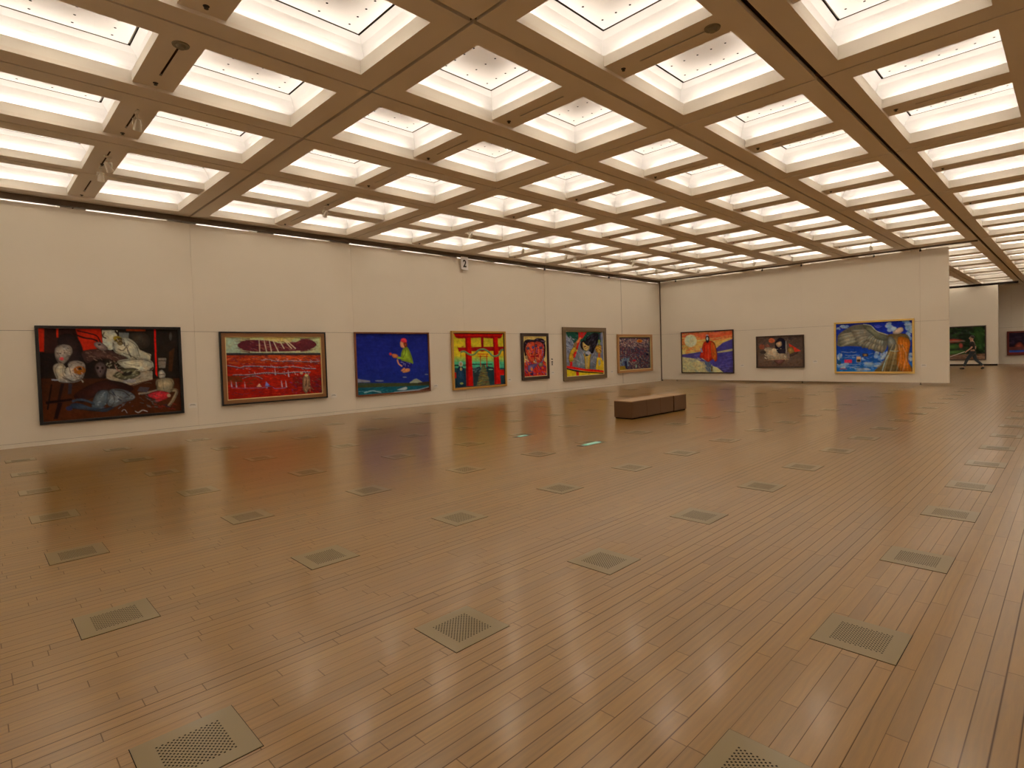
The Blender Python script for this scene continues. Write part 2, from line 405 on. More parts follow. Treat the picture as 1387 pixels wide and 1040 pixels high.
# ------------------------------------------------------------------ spotlights
def spot_proto():
    e = empty('track_spotlight')
    m = MB(); m.box(-0.018,0.018,-0.06,0.06,-0.03,0.0); m.build('track_adapter', M_spot, e, bevel=0.004)
    m = MB(); m.tube((0,0.02,-0.03),(0,0.02,-0.10),0.009,0.009,10); m.box(-0.05,0.05,0.014,0.026,-0.108,-0.098); m.box(-0.054,-0.048,0.008,0.032,-0.18,-0.10); m.box(0.048,0.054,0.008,0.032,-0.18,-0.10); m.build('bracket', M_spot, e)
    m = MB(); a = Vector((0,-0.05,-0.12)); d = Vector((0,0.62,-0.78)).normalized()
    m.tube(a, a+d*0.05, 0.022, 0.034, 18); m.tube(a+d*0.05, a+d*0.15, 0.036, 0.052, 18)
    h = m.build('lamp_housing', M_spot, e)
    m = MB(); m.tube(a+d*0.1505, a+d*0.155, 0.046, 0.03, 18); m.build('lens', M_lens, h)
    return e
spots = [(-1,3.30,'single clear white spotlight on the beam at upper left, third row from left wall'),
 (-1,4.40,'upper of two adjacent white spotlights at far left near the left wall'),
 (-1,4.72,'lower of two adjacent white spotlights at far left near the left wall'),
 (1,4.72,'white spotlight above the gap between red landscape and blue sea paintings'),
 (3,4.62,'white spotlight just above the number 2 sign'),
 (4.38,5.0,'dark-looking spotlight above the red gate painting, close to left wall'),
 (5.42,5.0,'left one of a close pair of spotlights near the left wall'),
 (5.66,5.0,'right one of a close pair of spotlights near the left wall'),
 (7.0,4.7,'small spotlight above the gap between yellow painting and crowd painting'),
 (8.3,5.0,'small spotlight just left of the far room corner'),
 (9,4.42,'small spotlight just right of the far room corner'),
 (9,3.27,'small spotlight above the brown still life painting'),
 (9,1.31,'small spotlight above the winged figure painting near partition end'),
 (19.9,1.5,'tiny spotlight on the distant ceiling beyond the partition end')]
sp0 = spot_proto()
for q, (rb, ra, lab) in enumerate(spots):
    s = sp0 if q == 0 else copy_tree(sp0)
    s.location = (BX+2*rb, AY+2*ra, ZC+RAISE)
    s.rotation_euler = (0, 0, 0 if ra > 3.2 or rb < 8 else -PI/2)
    if q == 1: s.rotation_euler = (0,0,-0.9)
    if q in (5, 9): s.rotation_euler = (0,0,-0.5)
    tag(s, lab, 'spotlight', 'track spotlights')

# hangers of the movable panels
mh = MB(); mh.tube((0,0,0),(0,0,-0.16),0.012,0.012,8); mh.box(-0.03,0.03,-0.03,0.03,-0.17,-0.10)
hang = mh.mesh('panel_hanger', M_knob)
def hanger(x, y, z, lab): tag(ob('panel_hanger', hang, None, (x, y, z)), lab, 'hanger', 'hangers of the movable wall panels')
for y, lab in ((13.52,'nearest the corner'),(9.45,'above gap right of the red cloaked figure'),(7.89,'above the small still life'),(5.35,'above the winged figure painting'),(3.93,'nearest the free panel end')):
    hanger(XP-0.0, y, ZC+0.01, 'small dark hanger on top of the partition, '+lab)
for x, lab in ((15.77,'above the double portrait'),(19.89,'above the grey framed yellow painting')):
    hanger(x, YW-0.045, ZC-0.03, 'small dark hanger on left wall rail '+lab)
mf = MB(); mf.tube((0,0,0.0),(0,0,0.012),0.035,0.03,12); mf.tube((0,0,0.012),(0,0,0.075),0.012,0.012,8)
foot = mf.mesh('floor_anchor', M_knob)
for y, lab in ((13.54,'nearest the room corner'),(7.91,'below the small still life'),(3.95,'near the free end')):
    tag(ob('floor_anchor', foot, None, (XP-0.02, y, 0)), 'small dark steel anchor under the partition, '+lab, 'anchor', 'floor anchors of the partition')
tag(ob('floor_anchor', foot, None, (XP-0.06, YW-0.10, 0)), 'small dark steel anchor right in the room corner', 'anchor', 'floor anchors of the partition')

# ------------------------------------------------------------------ floor vents
def vent_mesh():
    m = MB(); P = 0.187; m.box(-P, P, -P, P, -0.001, 0.0022)    # thin plate body, top skin is perforated
    m.f.pop(1); m.m.pop(1)
    zt = 0.0022; px, py = 0.0200, 0.0115; nr = 21; nc = 12; hx = nc*px/2; hy = nr*py/2; r = 0.0046; dep = 0.004
    def quad(x0,x1,y0,y1): m.face([(x0,y0,zt),(x1,y0,zt),(x1,y1,zt),(x0,y1,zt)])
    quad(-P,P,-P,-hy); quad(-P,P,hy,P); quad(-P,-hx,-hy,hy); quad(hx,P,-hy,hy)
    for a in range(nr):
        y0 = -hy+a*py; yc = y0+py/2; off = 0 if a % 2 == 0 else px/2
        if off: quad(-hx,-hx+off,y0,y0+py); quad(hx-off,hx,y0,y0+py)
        for b_ in range(nc-(1 if off else 0)):
            x0 = -hx+off+b_*px; xc = x0+px/2; sq = [(x0+px,yc),(x0+px,y0+py),(xc,y0+py),(x0,y0+py),(x0,yc),(x0,y0),(xc,y0),(x0+px,y0)]
            hp = [(xc+r*math.cos(t*PI/4), yc+r*math.sin(t*PI/4)) for t in range(8)]
            m.mi = 0
            for t in range(8):
                u = (t+1) % 8; m.face([(*hp[t],zt),(*sq[t],zt),(*sq[u],zt),(*hp[u],zt)])
            m.mi = 1; m.face([(*h,zt-0.0006) for h in hp]); m.mi = 0
    m.mi = 1; m.box(-P-0.003, P+0.003, -P-0.003, P+0.003, -0.001, 0.0004)   # dark joint round the plate
    return m.mesh('floor_vent', [M_brass, M_dark])
vm = vent_mesh()
vx = [0.58,1.90,3.22,4.66,6.08,7.37,8.80,10.20,11.55] + [11.55+1.37*k for k in range(1, 9)]
vy = [0.79,2.43,4.10,5.77,7.40,9.10,10.75,12.40]
for a, x in enumerate(vx):
    for b_, y in enumerate(vy):
        if x > 10 and x < 13.0 and 6.6 < y < 7.8: continue
        if x > 23.6: continue
        o = ob('floor_vent', vm, None, (x, y + (0.03 if (a == 0 and b_ == 1) else 0), 0.0005))
        tag(o, f'square brass perforated floor vent, {ORD[b_+1]} row from the right, {ORD[a+1]} from the near end', 'floor vent', 'brass vents set in the floor')
# green floor markers
def marker(x0, x1, y0, y1, lab):
    e = empty('floor_marker', ((x0+x1)/2, (y0+y1)/2, 0)); a, b_ = (x1-x0)/2, (y1-y0)/2
    MB().box(-a,a,-b_,b_,-0.001,0.004).build('marker_frame', M_gframe, e)
    MB().box(-a+0.10,a-0.10,-b_+0.012,b_-0.012,0.004,0.007).build('glass_strip', M_green, e)
    tag(e, lab, 'floor light', 'green exit markers in the floor')
marker(7.03,7.44,7.20,7.31,'pale green floor marker below the double portrait reflection')
marker(6.96,7.56,5.61,5.74,'dark framed green floor marker left of the brown bench')

# ------------------------------------------------------------------ bench blocks
def bench_proto(L=0.585):
    e = empty('bench_block'); m = MB(); m.box(-L/2,L/2,-0.24,0.24,0.03,0.385); m.build('upholstery', M_bench, e, bevel=0.006)
    m = MB(); m.box(-L/2,L/2,-0.24,0.24,0.384,0.402); m.build('seat_top', M_top, e, bevel=0.005)['label'] = 'seat top with sheen painted in as lighter tan'
    m = MB(); m.box(-L/2+0.02,L/2-0.02,-0.22,0.22,0.0,0.031); m.build('plinth', M_dark, e)
    return e
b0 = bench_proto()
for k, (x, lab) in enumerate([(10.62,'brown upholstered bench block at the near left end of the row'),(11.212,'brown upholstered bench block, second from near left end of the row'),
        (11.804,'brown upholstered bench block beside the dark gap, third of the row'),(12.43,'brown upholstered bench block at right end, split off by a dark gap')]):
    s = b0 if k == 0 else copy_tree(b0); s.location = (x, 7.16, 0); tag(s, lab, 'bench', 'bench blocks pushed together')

# ------------------------------------------------------------------ sign with number 2
e = empty('number_sign', (11.82, YW-0.07, 4.36))
m = MB(); m.box(-0.15,0.15,-0.004,0.0,0.0,0.42); m.box(-0.15,0.15,-0.03,-0.004,-0.006,0.004); m.build('sign_board', mat('sign_white', (0.97, 0.95, 0.95), 0.3, noise=0.005), e)
fc = bpy.data.curves.new('numeral', 'FONT'); fc.body = '2'; fc.size = 0.33; fc.align_x = 'CENTER'; fc.extrude = 0.002; fc.offset = 0.008
tmp = bpy.data.objects.new('tmp', fc); col.objects.link(tmp); bpy.context.view_layer.update()
nm = bpy.data.meshes.new_from_object(tmp.evaluated_get(bpy.context.evaluated_depsgraph_get())); bpy.data.objects.remove(tmp)
nm.materials.clear(); nm.materials.append(M_ink); nm.name = 'numeral'
n2 = ob('numeral', nm, e, (0.0, -0.008, 0.09)); n2.rotation_euler = (PI/2, 0, 0); n2.scale = (0.85, 1.0, 1.0)
m = MB(); m.tube((-0.12,0,0.42),(-0.12,0,0.45),0.006); m.tube((0.12,0,0.42),(0.12,0,0.45),0.006); m.build('clip', M_knob, e)
tag(e, 'white sign with black number 2 high on the left wall', 'sign')

# caption cards
def card(x, y, z, side, lab, w_=0.17, h_=0.11):
    if side == 'L': m = MB().box(x-w_/2, x+w_/2, YW-0.006, YW, z-h_/2, z+h_/2)
    elif side == 'F': m = MB().box(XF-0.008, XF, y-w_/2, y+w_/2, z-h_/2, z+h_/2)
    else: m = MB().box(XP-0.006, XP, y-w_/2, y+w_/2, z-h_/2, z+h_/2)
    c0 = Vector((x if side == 'L' else (XP if side != 'F' else XF), YW if side == 'L' else y, z))
    m.v = [tuple(Vector(p)-c0) for p in m.v]
    m.mi = 1
    for t in range(2):      # lines of tiny print
        zz = h_/2-0.03-0.022*t; ww = w_*(0.36 if t else 0.28)
        if side == 'L': m.box(-ww, ww, -0.0068, -0.006, zz-0.003, zz+0.003)
        else: m.box(-0.0088 if side == 'F' else -0.0068, -0.006, -ww, ww, zz-0.003, zz+0.003)
    o = m.build('caption_card', [M_paper, M_knob], None, tuple(c0)); tag(o, lab, 'label', 'caption cards beside the paintings')
for x, z, lab in [(3.66,0.56,'small caption card right of the dark figures painting'),(7.1,0.53,'small caption card right of the red landscape painting'),
    (10.53,0.58,'small caption card right of the blue sea painting'),(13.78,0.60,'small caption card right of the red gate painting'),(20.0,0.62,'small caption card right of the grey framed yellow painting'),(16.12,0.75,'small caption card under the dark wall characters')]:
    card(x, 0, z, 'L', lab)
card(0, 10.38, 0.72, 'P', 'small caption card right of the red cloaked figure painting')
card(0, 7.42, 0.86, 'P', 'small caption card right of the brown still life')
card(0, 3.86, 0.68, 'P', 'small caption card right of the winged figure painting')
# dark characters on the wall
m = MB()
for (dx, dz, w_, h_) in [(-.03,.13,.018,.03),(.0,.135,.045,.010),(0,.115,.05,.010),(0,.12,.010,.05),(.02,.10,.02,.012),
                         (0,.035,.055,.010),(0,.012,.045,.010),(0,-.012,.055,.010),(-.018,.01,.010,.07),(.018,.01,.010,.07),
                         (0,-.05,.05,.012),(-.015,-.075,.012,.05),(.012,-.08,.012,.05),(0,-.105,.05,.010)]:
    m.box(dx-w_, dx+w_, -0.004, 0.0, dz-h_/2, dz+h_/2)
tag(m.build('wall_lettering', M_ink, None, (16.10, YW, 1.16)), 'short column of dark characters on left wall beside the double portrait', 'lettering')

# ================================================================== PAINTINGS
DISP2ALB = tuple(a/d for a, d in zip(WALLC, srgb(166, 140, 112)))
def P(c):
    l = srgb(*c); a = np.array([v*k*q for v, k, q in zip(l, DISP2ALB, (0.82, 0.79, 0.68))])
    return a*min(1.0, 0.88/max(a.max(), 1e-6))
class Pic:
    """painter working in coordinates read off the photo's quad; result is a grid of colours on the canvas"""
    def __init__(s, quad, w, h, bg):
        s.w, s.h = w, h; SS = 2; s.W, s.H = w*SS, h*SS
        s.im = np.empty((s.H, s.W, 3)); s.im[:] = P(bg)
        src = np.array(quad, float); dst = np.array([(0,0),(s.W,0),(s.W,s.H),(0,s.H)], float); A = []; B = []
        for (x, y), (u, v) in zip(src, dst):
            A.append([x,y,1,0,0,0,-u*x,-u*y]); B.append(u); A.append([0,0,0,x,y,1,-v*x,-v*y]); B.append(v)
        hh = np.linalg.solve(np.array(A), np.array(B)); s.Hm = np.append(hh, 1).reshape(3,3)
        s.Y, s.X = np.mgrid[0:s.H, 0:s.W] + 0.5
        s.bx = (min(q[0] for q in quad), max(q[0] for q in quad))
    def T(s, pts):
        p = np.array([(x,y,1) for x,y in pts], float) @ s.Hm.T
        return p[:,:2]/p[:,2:]
    def put(s, mask, c, a=1.0):
        if np.any(mask): s.im[mask] = s.im[mask]*(1-a) + P(c)*a
    def poly(s, pts, c, a=1.0):
        q = s.T(pts); lo = np.floor(q.min(0)).astype(int); hi = np.ceil(q.max(0)).astype(int)+1
        x0, y0 = max(0,lo[0]), max(0,lo[1]); x1, y1 = min(s.W,hi[0]), min(s.H,hi[1])
        if x1 <= x0 or y1 <= y0: return
        X = s.X[y0:y1,x0:x1]; Y = s.Y[y0:y1,x0:x1]; ins = np.zeros(X.shape, bool); n = len(q)
        for i in range(n):
            xa, ya = q[i]; xb, yb = q[(i+1)%n]
            if ya == yb: continue
            cnd = ((ya > Y) != (yb > Y)) & (X < (xb-xa)*(Y-ya)/(yb-ya)+xa); ins ^= cnd
        sub = s.im[y0:y1,x0:x1]; sub[ins] = sub[ins]*(1-a)+P(c)*a
    def smooth(s, pts, c, a=1.0, n=8, vol=True):     # closed catmull-rom outline
        p = np.array(pts, float); m = len(p); out = []
        for i in range(m):
            p0,p1,p2,p3 = p[i-1],p[i],p[(i+1)%m],p[(i+2)%m]
            for k in range(n):
                t = k/n; out.append(0.5*((2*p1)+(-p0+p2)*t+(2*p0-5*p1+4*p2-p3)*t*t+(-p0+3*p1-3*p2+p3)*t**3))
        out = np.array(out)
        if a < 1.0 or not vol: s.poly(out, c, a); return
        # brush modelling of a rounded form as the painter laid it: dark contour, body tone, lighter inner strokes
        ct = out.mean(0); d = out-ct; L_ = np.maximum(np.linalg.norm(d, axis=1, keepdims=True), 1e-6); e = 3.0*np.minimum(1, L_/12)
        s.poly(ct+d*(1+e/L_), tuple(v*0.42 for v in c), 0.85); s.poly(out, tuple(v*0.80 for v in c))
        ext = d.max(0)-d.min(0)
        for f, g in ((0.86,0.92),(0.68,1.04),(0.46,1.16),(0.26,1.26)): s.poly(ct+d*f-ext*0.10*(1-f), tuple(min(255, v*g) for v in c), 0.6)
    def ell(s, cx, cy, rx, ry, c, rot=0, a=1.0):
        t = np.linspace(0, 2*PI, 25)[:-1]; r = math.radians(rot)
        s.poly([(cx+rx*math.cos(q)*math.cos(r)-ry*math.sin(q)*math.sin(r), cy+rx*math.cos(q)*math.sin(r)+ry*math.sin(q)*math.cos(r)) for q in t], c, a)
    def line(s, pts, w, c, a=1.0, w2=None):
        w2 = w if w2 is None else w2; n = len(pts)-1
        for i in range(n):
            (xa,ya),(xb,yb) = pts[i], pts[i+1]; d = math.hypot(xb-xa,yb-ya) or 1; nx, ny = -(yb-ya)/d, (xb-xa)/d
            wa = (w+(w2-w)*i/n)/2; wb = (w+(w2-w)*(i+1)/n)/2
            s.poly([(xa+nx*wa,ya+ny*wa),(xb+nx*wb,yb+ny*wb),(xb-nx*wb,yb-ny*wb),(xa-nx*wa,ya-ny*wa)], c, a)
    def curve(s, pts, w, c, a=1.0, w2=None, n=7):
        p = [pts[0]]+list(pts)+[pts[-1]]; p = np.array(p, float); out = []
        for i in range(1, len(p)-2):
            p0,p1,p2,p3 = p[i-1],p[i],p[i+1],p[i+2]
            for k in range(n):
                t = k/n; out.append(tuple(0.5*((2*p1)+(-p0+p2)*t+(2*p0-5*p1+4*p2-p3)*t*t+(-p0+3*p1-3*p2+p3)*t**3)))
        out.append(tuple(p[-2])); s.line(out, w, c, a, w2)
    def grad(s, y0, y1, c0, c1, x0=None, x1=None):
        x0 = s.bx[0]-60 if x0 is None else x0; x1 = s.bx[1]+60 if x1 is None else x1
        n = 24
        for i in range(n):
            t = i/(n-1); s.poly([(x0,y0+(y1-y0)*i/n),(x1,y0+(y1-y0)*i/n),(x1,y0+(y1-y0)*(i+1)/n+1),(x0,y0+(y1-y0)*(i+1)/n+1)], tuple(c0[k]+(c1[k]-c0[k])*t for k in range(3)))
    def dabs(s, n, box, cols, ln, wd, ang, jit=25, a=0.7):
        for _ in range(n):
            x = rng.uniform(box[0],box[2]); y = rng.uniform(box[1],box[3]); c = cols[rng.randint(len(cols))]
            t = math.radians(ang+rng.uniform(-jit,jit)); l = ln*rng.uniform(.4,1.2)
            s.line([(x-l/2*math.cos(t),y-l/2*math.sin(t)),(x+l/2*math.cos(t),y+l/2*math.sin(t))], wd*rng.uniform(.5,1.3), c, a)
    def out(s, grain=0.035, amt=0.2):
        def vn(gx, gy):     # smooth value noise stretched over the canvas
            g = rng.uniform(-1, 1, (gy+2, gx+2)); yy = np.linspace(0, gy, s.H); xx = np.linspace(0, gx, s.W)
            yi = yy.astype(int); xi = xx.astype(int); fy = (yy-yi)[:,None]; fx = (xx-xi)[None,:]
            fy = fy*fy*(3-2*fy); fx = fx*fx*(3-2*fx)
            a_ = g[yi][:,xi]; b_ = g[yi][:,xi+1]; c_ = g[yi+1][:,xi]; d_ = g[yi+1][:,xi+1]
            return (a_*(1-fx)+b_*fx)*(1-fy)+(c_*(1-fx)+d_*fx)*fy
        m_ = 1+amt*(0.5*vn(9,7)+0.6*vn(26,20)+0.7*vn(s.W//7,s.H//7)+0.5*vn(s.W//4,s.H//5))
        hue = amt*0.5*vn(30,24)
        im = s.im*m_[...,None]; im[...,0] *= 1+hue; im[...,2] *= 1-hue
        n = rng.normal(0, grain, (s.H, s.W, 1)); im = np.clip(im*(1+n), 0.002, 0.95)
        return im.reshape(s.h,2,s.w,2,3).mean((1,3))

def canvas_mesh(pic, W, H):
    im = pic.out(amt=getattr(pic, 'amt', 0.2)); h, w_ = im.shape[:2]
    xs = np.linspace(-W/2, W/2, w_+1); zs = np.linspace(H, 0, h+1)
    X, Z = np.meshgrid(xs, zs); co = np.stack([X, np.zeros_like(X), Z], -1).reshape(-1,3).astype(np.float32)
    a = (np.arange(h)[:,None]*(w_+1)+np.arange(w_)[None,:]).ravel()
    q = np.stack([a+(w_+1), a+(w_+1)+1, a+1, a], -1).astype(np.int32)
    me = bpy.data.meshes.new('canvas'); me.vertices.add(len(co)); me.vertices.foreach_set('co', co.ravel())
    me.loops.add(q.size); me.loops.foreach_set('vertex_index', q.ravel())
    me.polygons.add(len(q)); me.polygons.foreach_set('loop_start', np.arange(0,q.size,4,dtype=np.int32)); me.polygons.foreach_set('loop_total', np.full(len(q),4,np.int32))
    me.update()
    pad = np.pad(im, ((0,1),(0,1),(0,0)), mode='edge'); pad2 = np.pad(im, ((1,0),(1,0),(0,0)), mode='edge'); vc = (pad+pad2)/2
    at = me.color_attributes.new('paint', 'FLOAT_COLOR', 'POINT')
    at.data.foreach_set('color', np.concatenate([vc, np.ones(vc.shape[:2]+(1,))], -1).astype(np.float32).ravel())
    return me
def paint_mat(name, rough):
    m = bpy.data.materials.new(name); m.use_nodes = True; nt = m.node_tree; b = nt.nodes['Principled BSDF']
    va = nt.nodes.new('ShaderNodeVertexColor'); va.layer_name = 'paint'; nt.links.new(va.outputs[0], b.inputs['Base Color'])
    nz = nt.nodes.new('ShaderNodeTexNoise'); nz.inputs['Scale'].default_value = 60; tc = nt.nodes.new('ShaderNodeTexCoord'); nt.links.new(tc.outputs['Object'], nz.inputs['Vector'])
    bp = nt.nodes.new('ShaderNodeBump'); bp.inputs['Strength'].default_value = 0.2; bp.inputs['Distance'].default_value = 0.002
    nt.links.new(nz.outputs['Fac'], bp.inputs['Height']); nt.links.new(bp.outputs[0], b.inputs['Normal'])
    b.inputs['Roughness'].default_value = rough; b.inputs['Specular IOR Level'].default_value = 0.06
    return m
M_oil = paint_mat('oil_paint', 0.65)
def frame_ring(m, W, H, o0, o1, y0, y1):   # moulding between outer inset o0 and inner inset o1, front face y0 to y1 (towards -y)
    w0, w1 = W/2-o0, W/2-o1
    m.box(-w0, w0, y1, y0, o0, o1); m.box(-w0, w0, y1, y0, H-o1, H-o0); m.box(-w0, -w1, y1, y0, o1, H-o1); m.box(w1, w0, y1, y0, o1, H-o1)
def painting(side, lo, hi, z0, z1, rings, pic, label, lean=0.0):
    """rings: list of (material, width, front depth)"""
    W = abs(hi-lo); H = z1-z0; c = (lo+hi)/2
    if side == 'L': e = empty('painting', (c, YW-0.012, z0))
    elif side == 'P': e = empty('painting', (XP-0.012, c, z0), -PI/2)
    elif side == 'F': e = empty('painting', (XF-0.012, c, z0), -PI/2)
    else: e = empty('painting', (XMAX-0.012, c, z0), -PI/2)
    o = 0.0
    fr = None
    for k, (mt, wd, dp) in enumerate(rings):
        m = MB(); frame_ring(m, W, H, o, o+wd, -0.001, -dp)
        nme = 'frame' if k == 0 else ('frame_moulding' if k == 1 else 'frame_liner')
        fr = m.build(nme, mt, e, bevel=min(0.006, wd*0.2))
        o += wd
    me = canvas_mesh(pic, W-2*o, H-2*o); me.materials.append(M_oil)
    cv = ob('canvas', me, e, (0, -0.022, o))
    MB().box(-W/2+o*0.6, W/2-o*0.6, -0.018, -0.002, o*0.6, H-o*0.6).build('backing_board', M_knob, e)
    tag(e, label, 'painting'); return e

F_black = mat('frame_black', P((9,8,9)), 0.4, noise=0.03)
F_wood = mat('frame_wood_brown', P((112,68,36)), 0.45, noise=0.15, scale=20, stretch=(4,1,1))
F_wood2 = mat('frame_wood_reddish', P((96,48,22)), 0.45, noise=0.12, scale=20)
F_cream = mat('frame_liner_cream', P((196,160,104)), 0.5, noise=0.03)
F_gold = mat('frame_gold', P((158,108,48)), 0.4, metal=0.25, noise=0.08, scale=12)
F_gold2 = mat('frame_pale_gold', P((200,152,78)), 0.4, metal=0.2, noise=0.06, scale=12)
F_dark = mat('frame_dark_brown', P((46,28,20)), 0.45, noise=0.1, scale=20)
F_grey = mat('frame_grey_brown', P((92,68,44)), 0.5, noise=0.12, scale=14)
F_tan = mat('frame_tan', P((150,100,58)), 0.5, noise=0.08, scale=14)
F_red = mat('frame_red_brown', P((92,28,20)), 0.5, noise=0.08, scale=14)

# --- 1 dark studio with pale figures
p = Pic([(158,125),(1150,130),(1178,712),(200,785)], 300, 184, (38,22,16))
p.poly([(150,110),(620,120),(640,280),(470,290),(160,300)], (150,28,10))
p.grad(290,480,(24,16,14),(28,18,14)); p.grad(480,800,(52,24,12),(66,28,10))
p.poly([(600,110),(1200,110),(1200,470),(640,470)], (30,22,17))
p.poly([(200,120),(420,120),(470,300),(200,300)], (40,20,16)); p.poly([(285,125),(300,125),(300,190),(288,190)], (170,34,14))
p.smooth([(300,190),(400,170),(465,250),(480,400),(400,420),(330,330)], (34,22,20))
p.curve([(400,160),(480,190),(540,200),(580,215)], 12, (30,14,12)); p.curve([(430,140),(520,160),(575,180),(600,230)], 9, (30,14,12))
p.poly([(610,135),(720,138),(715,180),(690,270),(650,285),(615,240)], (168,152,128)); p.curve([(625,150),(615,180),(640,195)], 9, (40,26,22)); p.line([(700,140),(722,165)], 14, (30,20,18))
p.dabs(14,(625,150,700,270),[(120,96,78),(60,44,38)],18,3,20)
p.poly([(730,152),(800,155),(800,200),(730,195)], (96,90,82)); p.poly([(780,128),(920,130),(918,142),(780,140)], (140,50,18))
p.smooth([(810,160),(900,150),(945,180),(945,250),(870,270),(810,220)], (46,36,28))
p.smooth([(470,290),(600,270),(700,290),(820,340),(780,370),(640,340),(560,345),(500,370)], (64,40,34))
p.dabs(50,(500,280,800,360),[(100,70,58),(40,24,22),(130,96,76)],24,4,20)
p.smooth([(560,225),(600,225),(650,265),(610,280),(560,250)], (120,92,80)); p.ell(590,240,12,7,(50,34,34))
p.smooth([(760,190),(820,205),(870,260),(880,330),(830,350),(770,320),(700,290),(690,220)], (160,142,118))
p.ell(722,200,36,22,(120,96,30),20); p.ell(740,222,24,24,(96,72,44)); p.curve([(725,220),(745,215),(760,235)],6,(40,26,18))
p.poly([(870,270),(960,310),(955,360),(870,345)], (150,134,110)); p.curve([(780,250),(800,290),(820,330)],5,(60,46,34)); p.curve([(720,270),(760,280),(790,240)],7,(60,46,34))
p.smooth([(770,345),(880,335),(960,355),(978,400),(940,440),(880,470),(830,430),(760,400),(720,360)], (162,144,120))
p.curve([(860,470),(930,440),(975,400)],9,(50,30,22)); p.curve([(740,360),(800,380),(880,390)],4,(96,80,60))
p.poly([(640,410),(800,420),(970,430),(970,490),(830,530),(740,515),(640,480)], (134,112,90)); p.curve([(650,485),(740,520),(800,545),(830,525),(970,490)],6,(60,22,18))
p.smooth([(690,460),(760,415),(850,410),(880,450),(820,480),(760,485)], (84,74,52)); p.ell(790,445,40,16,(34,28,22),-10); p.dabs(16,(690,420,880,490),[(150,136,104),(40,30,24)],26,5,-15)
p.ell(805,500,50,15,(120,108,104),-8); p.dabs(10,(760,490,850,515),[(70,60,60),(160,150,140)],16,3,0)
p.curve([(700,380),(720,420),(760,440)],8,(120,80,66)); p.dabs(12,(640,360,720,400),[(170,150,120)],20,3,-40)
p.poly([(980,125),(992,126),(1005,470),(992,450)], (200,20,12)); 
p.poly([(1010,335),(1070,335),(1062,405),(1015,405)], (108,92,78)); p.poly([(1012,350),(1068,350),(1066,358),(1013,358)], (70,58,48)); p.ell(1100,180,10,30,(60,52,46)); p.poly([(1090,290),(1130,260),(1110,430),(1085,430)],(58,32,16))
# pale head and bust at left
p.smooth([(285,260),(330,240),(385,250),(400,290),(380,330),(345,370),(310,375),(280,320)], (128,108,94)); p.dabs(34,(290,245,390,330),[(60,44,40),(170,150,130),(90,70,60)],16,5,30)
p.ell(325,340,15,12,(180,60,60)); p.curve([(290,330),(300,355),(330,370)],6,(70,50,44))
p.smooth([(270,390),(320,370),(350,400),(350,450),(400,470),(380,500),(310,500),(275,440)], (150,128,104)); p.ell(378,428,28,28,(160,138,116)); p.ell(318,418,24,30,(164,144,118)); 
p.smooth([(370,380),(420,355),(480,370),(490,420),(470,480),(420,505),(330,505),(300,480),(400,470)], (140,122,108)); p.dabs(26,(380,360,490,500),[(60,48,42),(190,172,150)],22,4,40)
p.ell(450,422,44,30,(136,72,20)); p.ell(455,410,16,10,(40,22,14)); p.curve([(330,470),(400,500),(470,480)],5,(50,36,32)); p.line([(255,488),(300,490)],9,(120,114,118))
p.poly([(320,515),(345,515),(315,640),(295,640)],(28,14,12)); p.poly([(375,515),(400,515),(395,590),(370,590)],(40,34,36)); p.line([(215,655),(400,630)],12,(24,10,10)); p.poly([(300,650),(335,650),(300,765),(270,765)],(26,10,10))
# skull
p.ell(600,415,45,60,(34,22,20)); p.smooth([(562,390),(595,365),(630,385),(632,420),(612,460),(592,470),(570,430)],(78,58,52)); p.ell(580,405,10,10,(26,16,16)); p.ell(613,405,10,10,(26,16,16)); p.ell(598,430,5,9,(30,18,18))
# blue reclining figure
p.smooth([(420,590),(600,500),(760,510),(830,560),(700,600),(560,610),(470,650)], (44,20,16))
p.smooth([(570,590),(610,562),(660,570),(665,620),(620,680),(570,705),(540,670)], (72,74,76)); p.smooth([(660,570),(720,555),(790,570),(840,600),(830,630),(760,650),(700,680),(650,660)], (84,81,80))
p.curve([(680,565),(710,610),(750,640)],9,(44,44,54)); p.ell(690,630,34,30,(94,89,86)); p.smooth([(395,660),(450,655),(560,690),(650,690),(700,680),(640,715),(560,710),(400,690)],(38,44,54)); p.curve([(400,640),(470,630),(560,660)],16,(46,52,60)); p.ell(380,690,24,16,(34,34,54))
p.dabs(20,(570,570,830,700),[(60,62,74),(140,134,134)],26,4,-30); p.ell(825,612,20,14,(96,88,84))
# figure bottom right
p.smooth([(1018,430),(1040,420),(1062,445),(1055,475),(1030,485),(1015,460)],(140,124,106)); p.line([(1018,455),(1056,450)],6,(70,54,46))
p.smooth([(1000,490),(1050,478),(1110,482),(1125,520),(1110,570),(1070,585),(1010,580),(998,540)],(132,110,82)); p.ell(1028,525,17,17,(150,124,92)); p.ell(1075,525,17,17,(150,124,92)); p.curve([(1100,490),(1120,530),(1100,570)],5,(80,62,46))
p.curve([(1005,565),(940,580),(870,590)],13,(120,100,80)); p.curve([(1110,565),(1145,570),(1120,630),(1085,680)],20,(126,102,74)); 
p.smooth([(950,585),(1010,570),(1080,580),(1100,605),(1060,625),(1000,650),(985,630),(940,605)],(168,34,38)); p.dabs(22,(950,575,1090,640),[(110,20,24),(200,70,66),(60,40,44)],22,5,-20); p.ell(1088,602,14,12,(140,110,84))
p.dabs(40,(870,590,1000,690),[(60,52,48),(90,80,72),(40,26,20)],30,5,20); p.dabs(22,(960,660,1130,700),[(40,30,40),(110,30,24),(30,18,16)],26,6,0); p.poly([(950,545),(880,540),(860,570),(930,580)],(58,48,50))
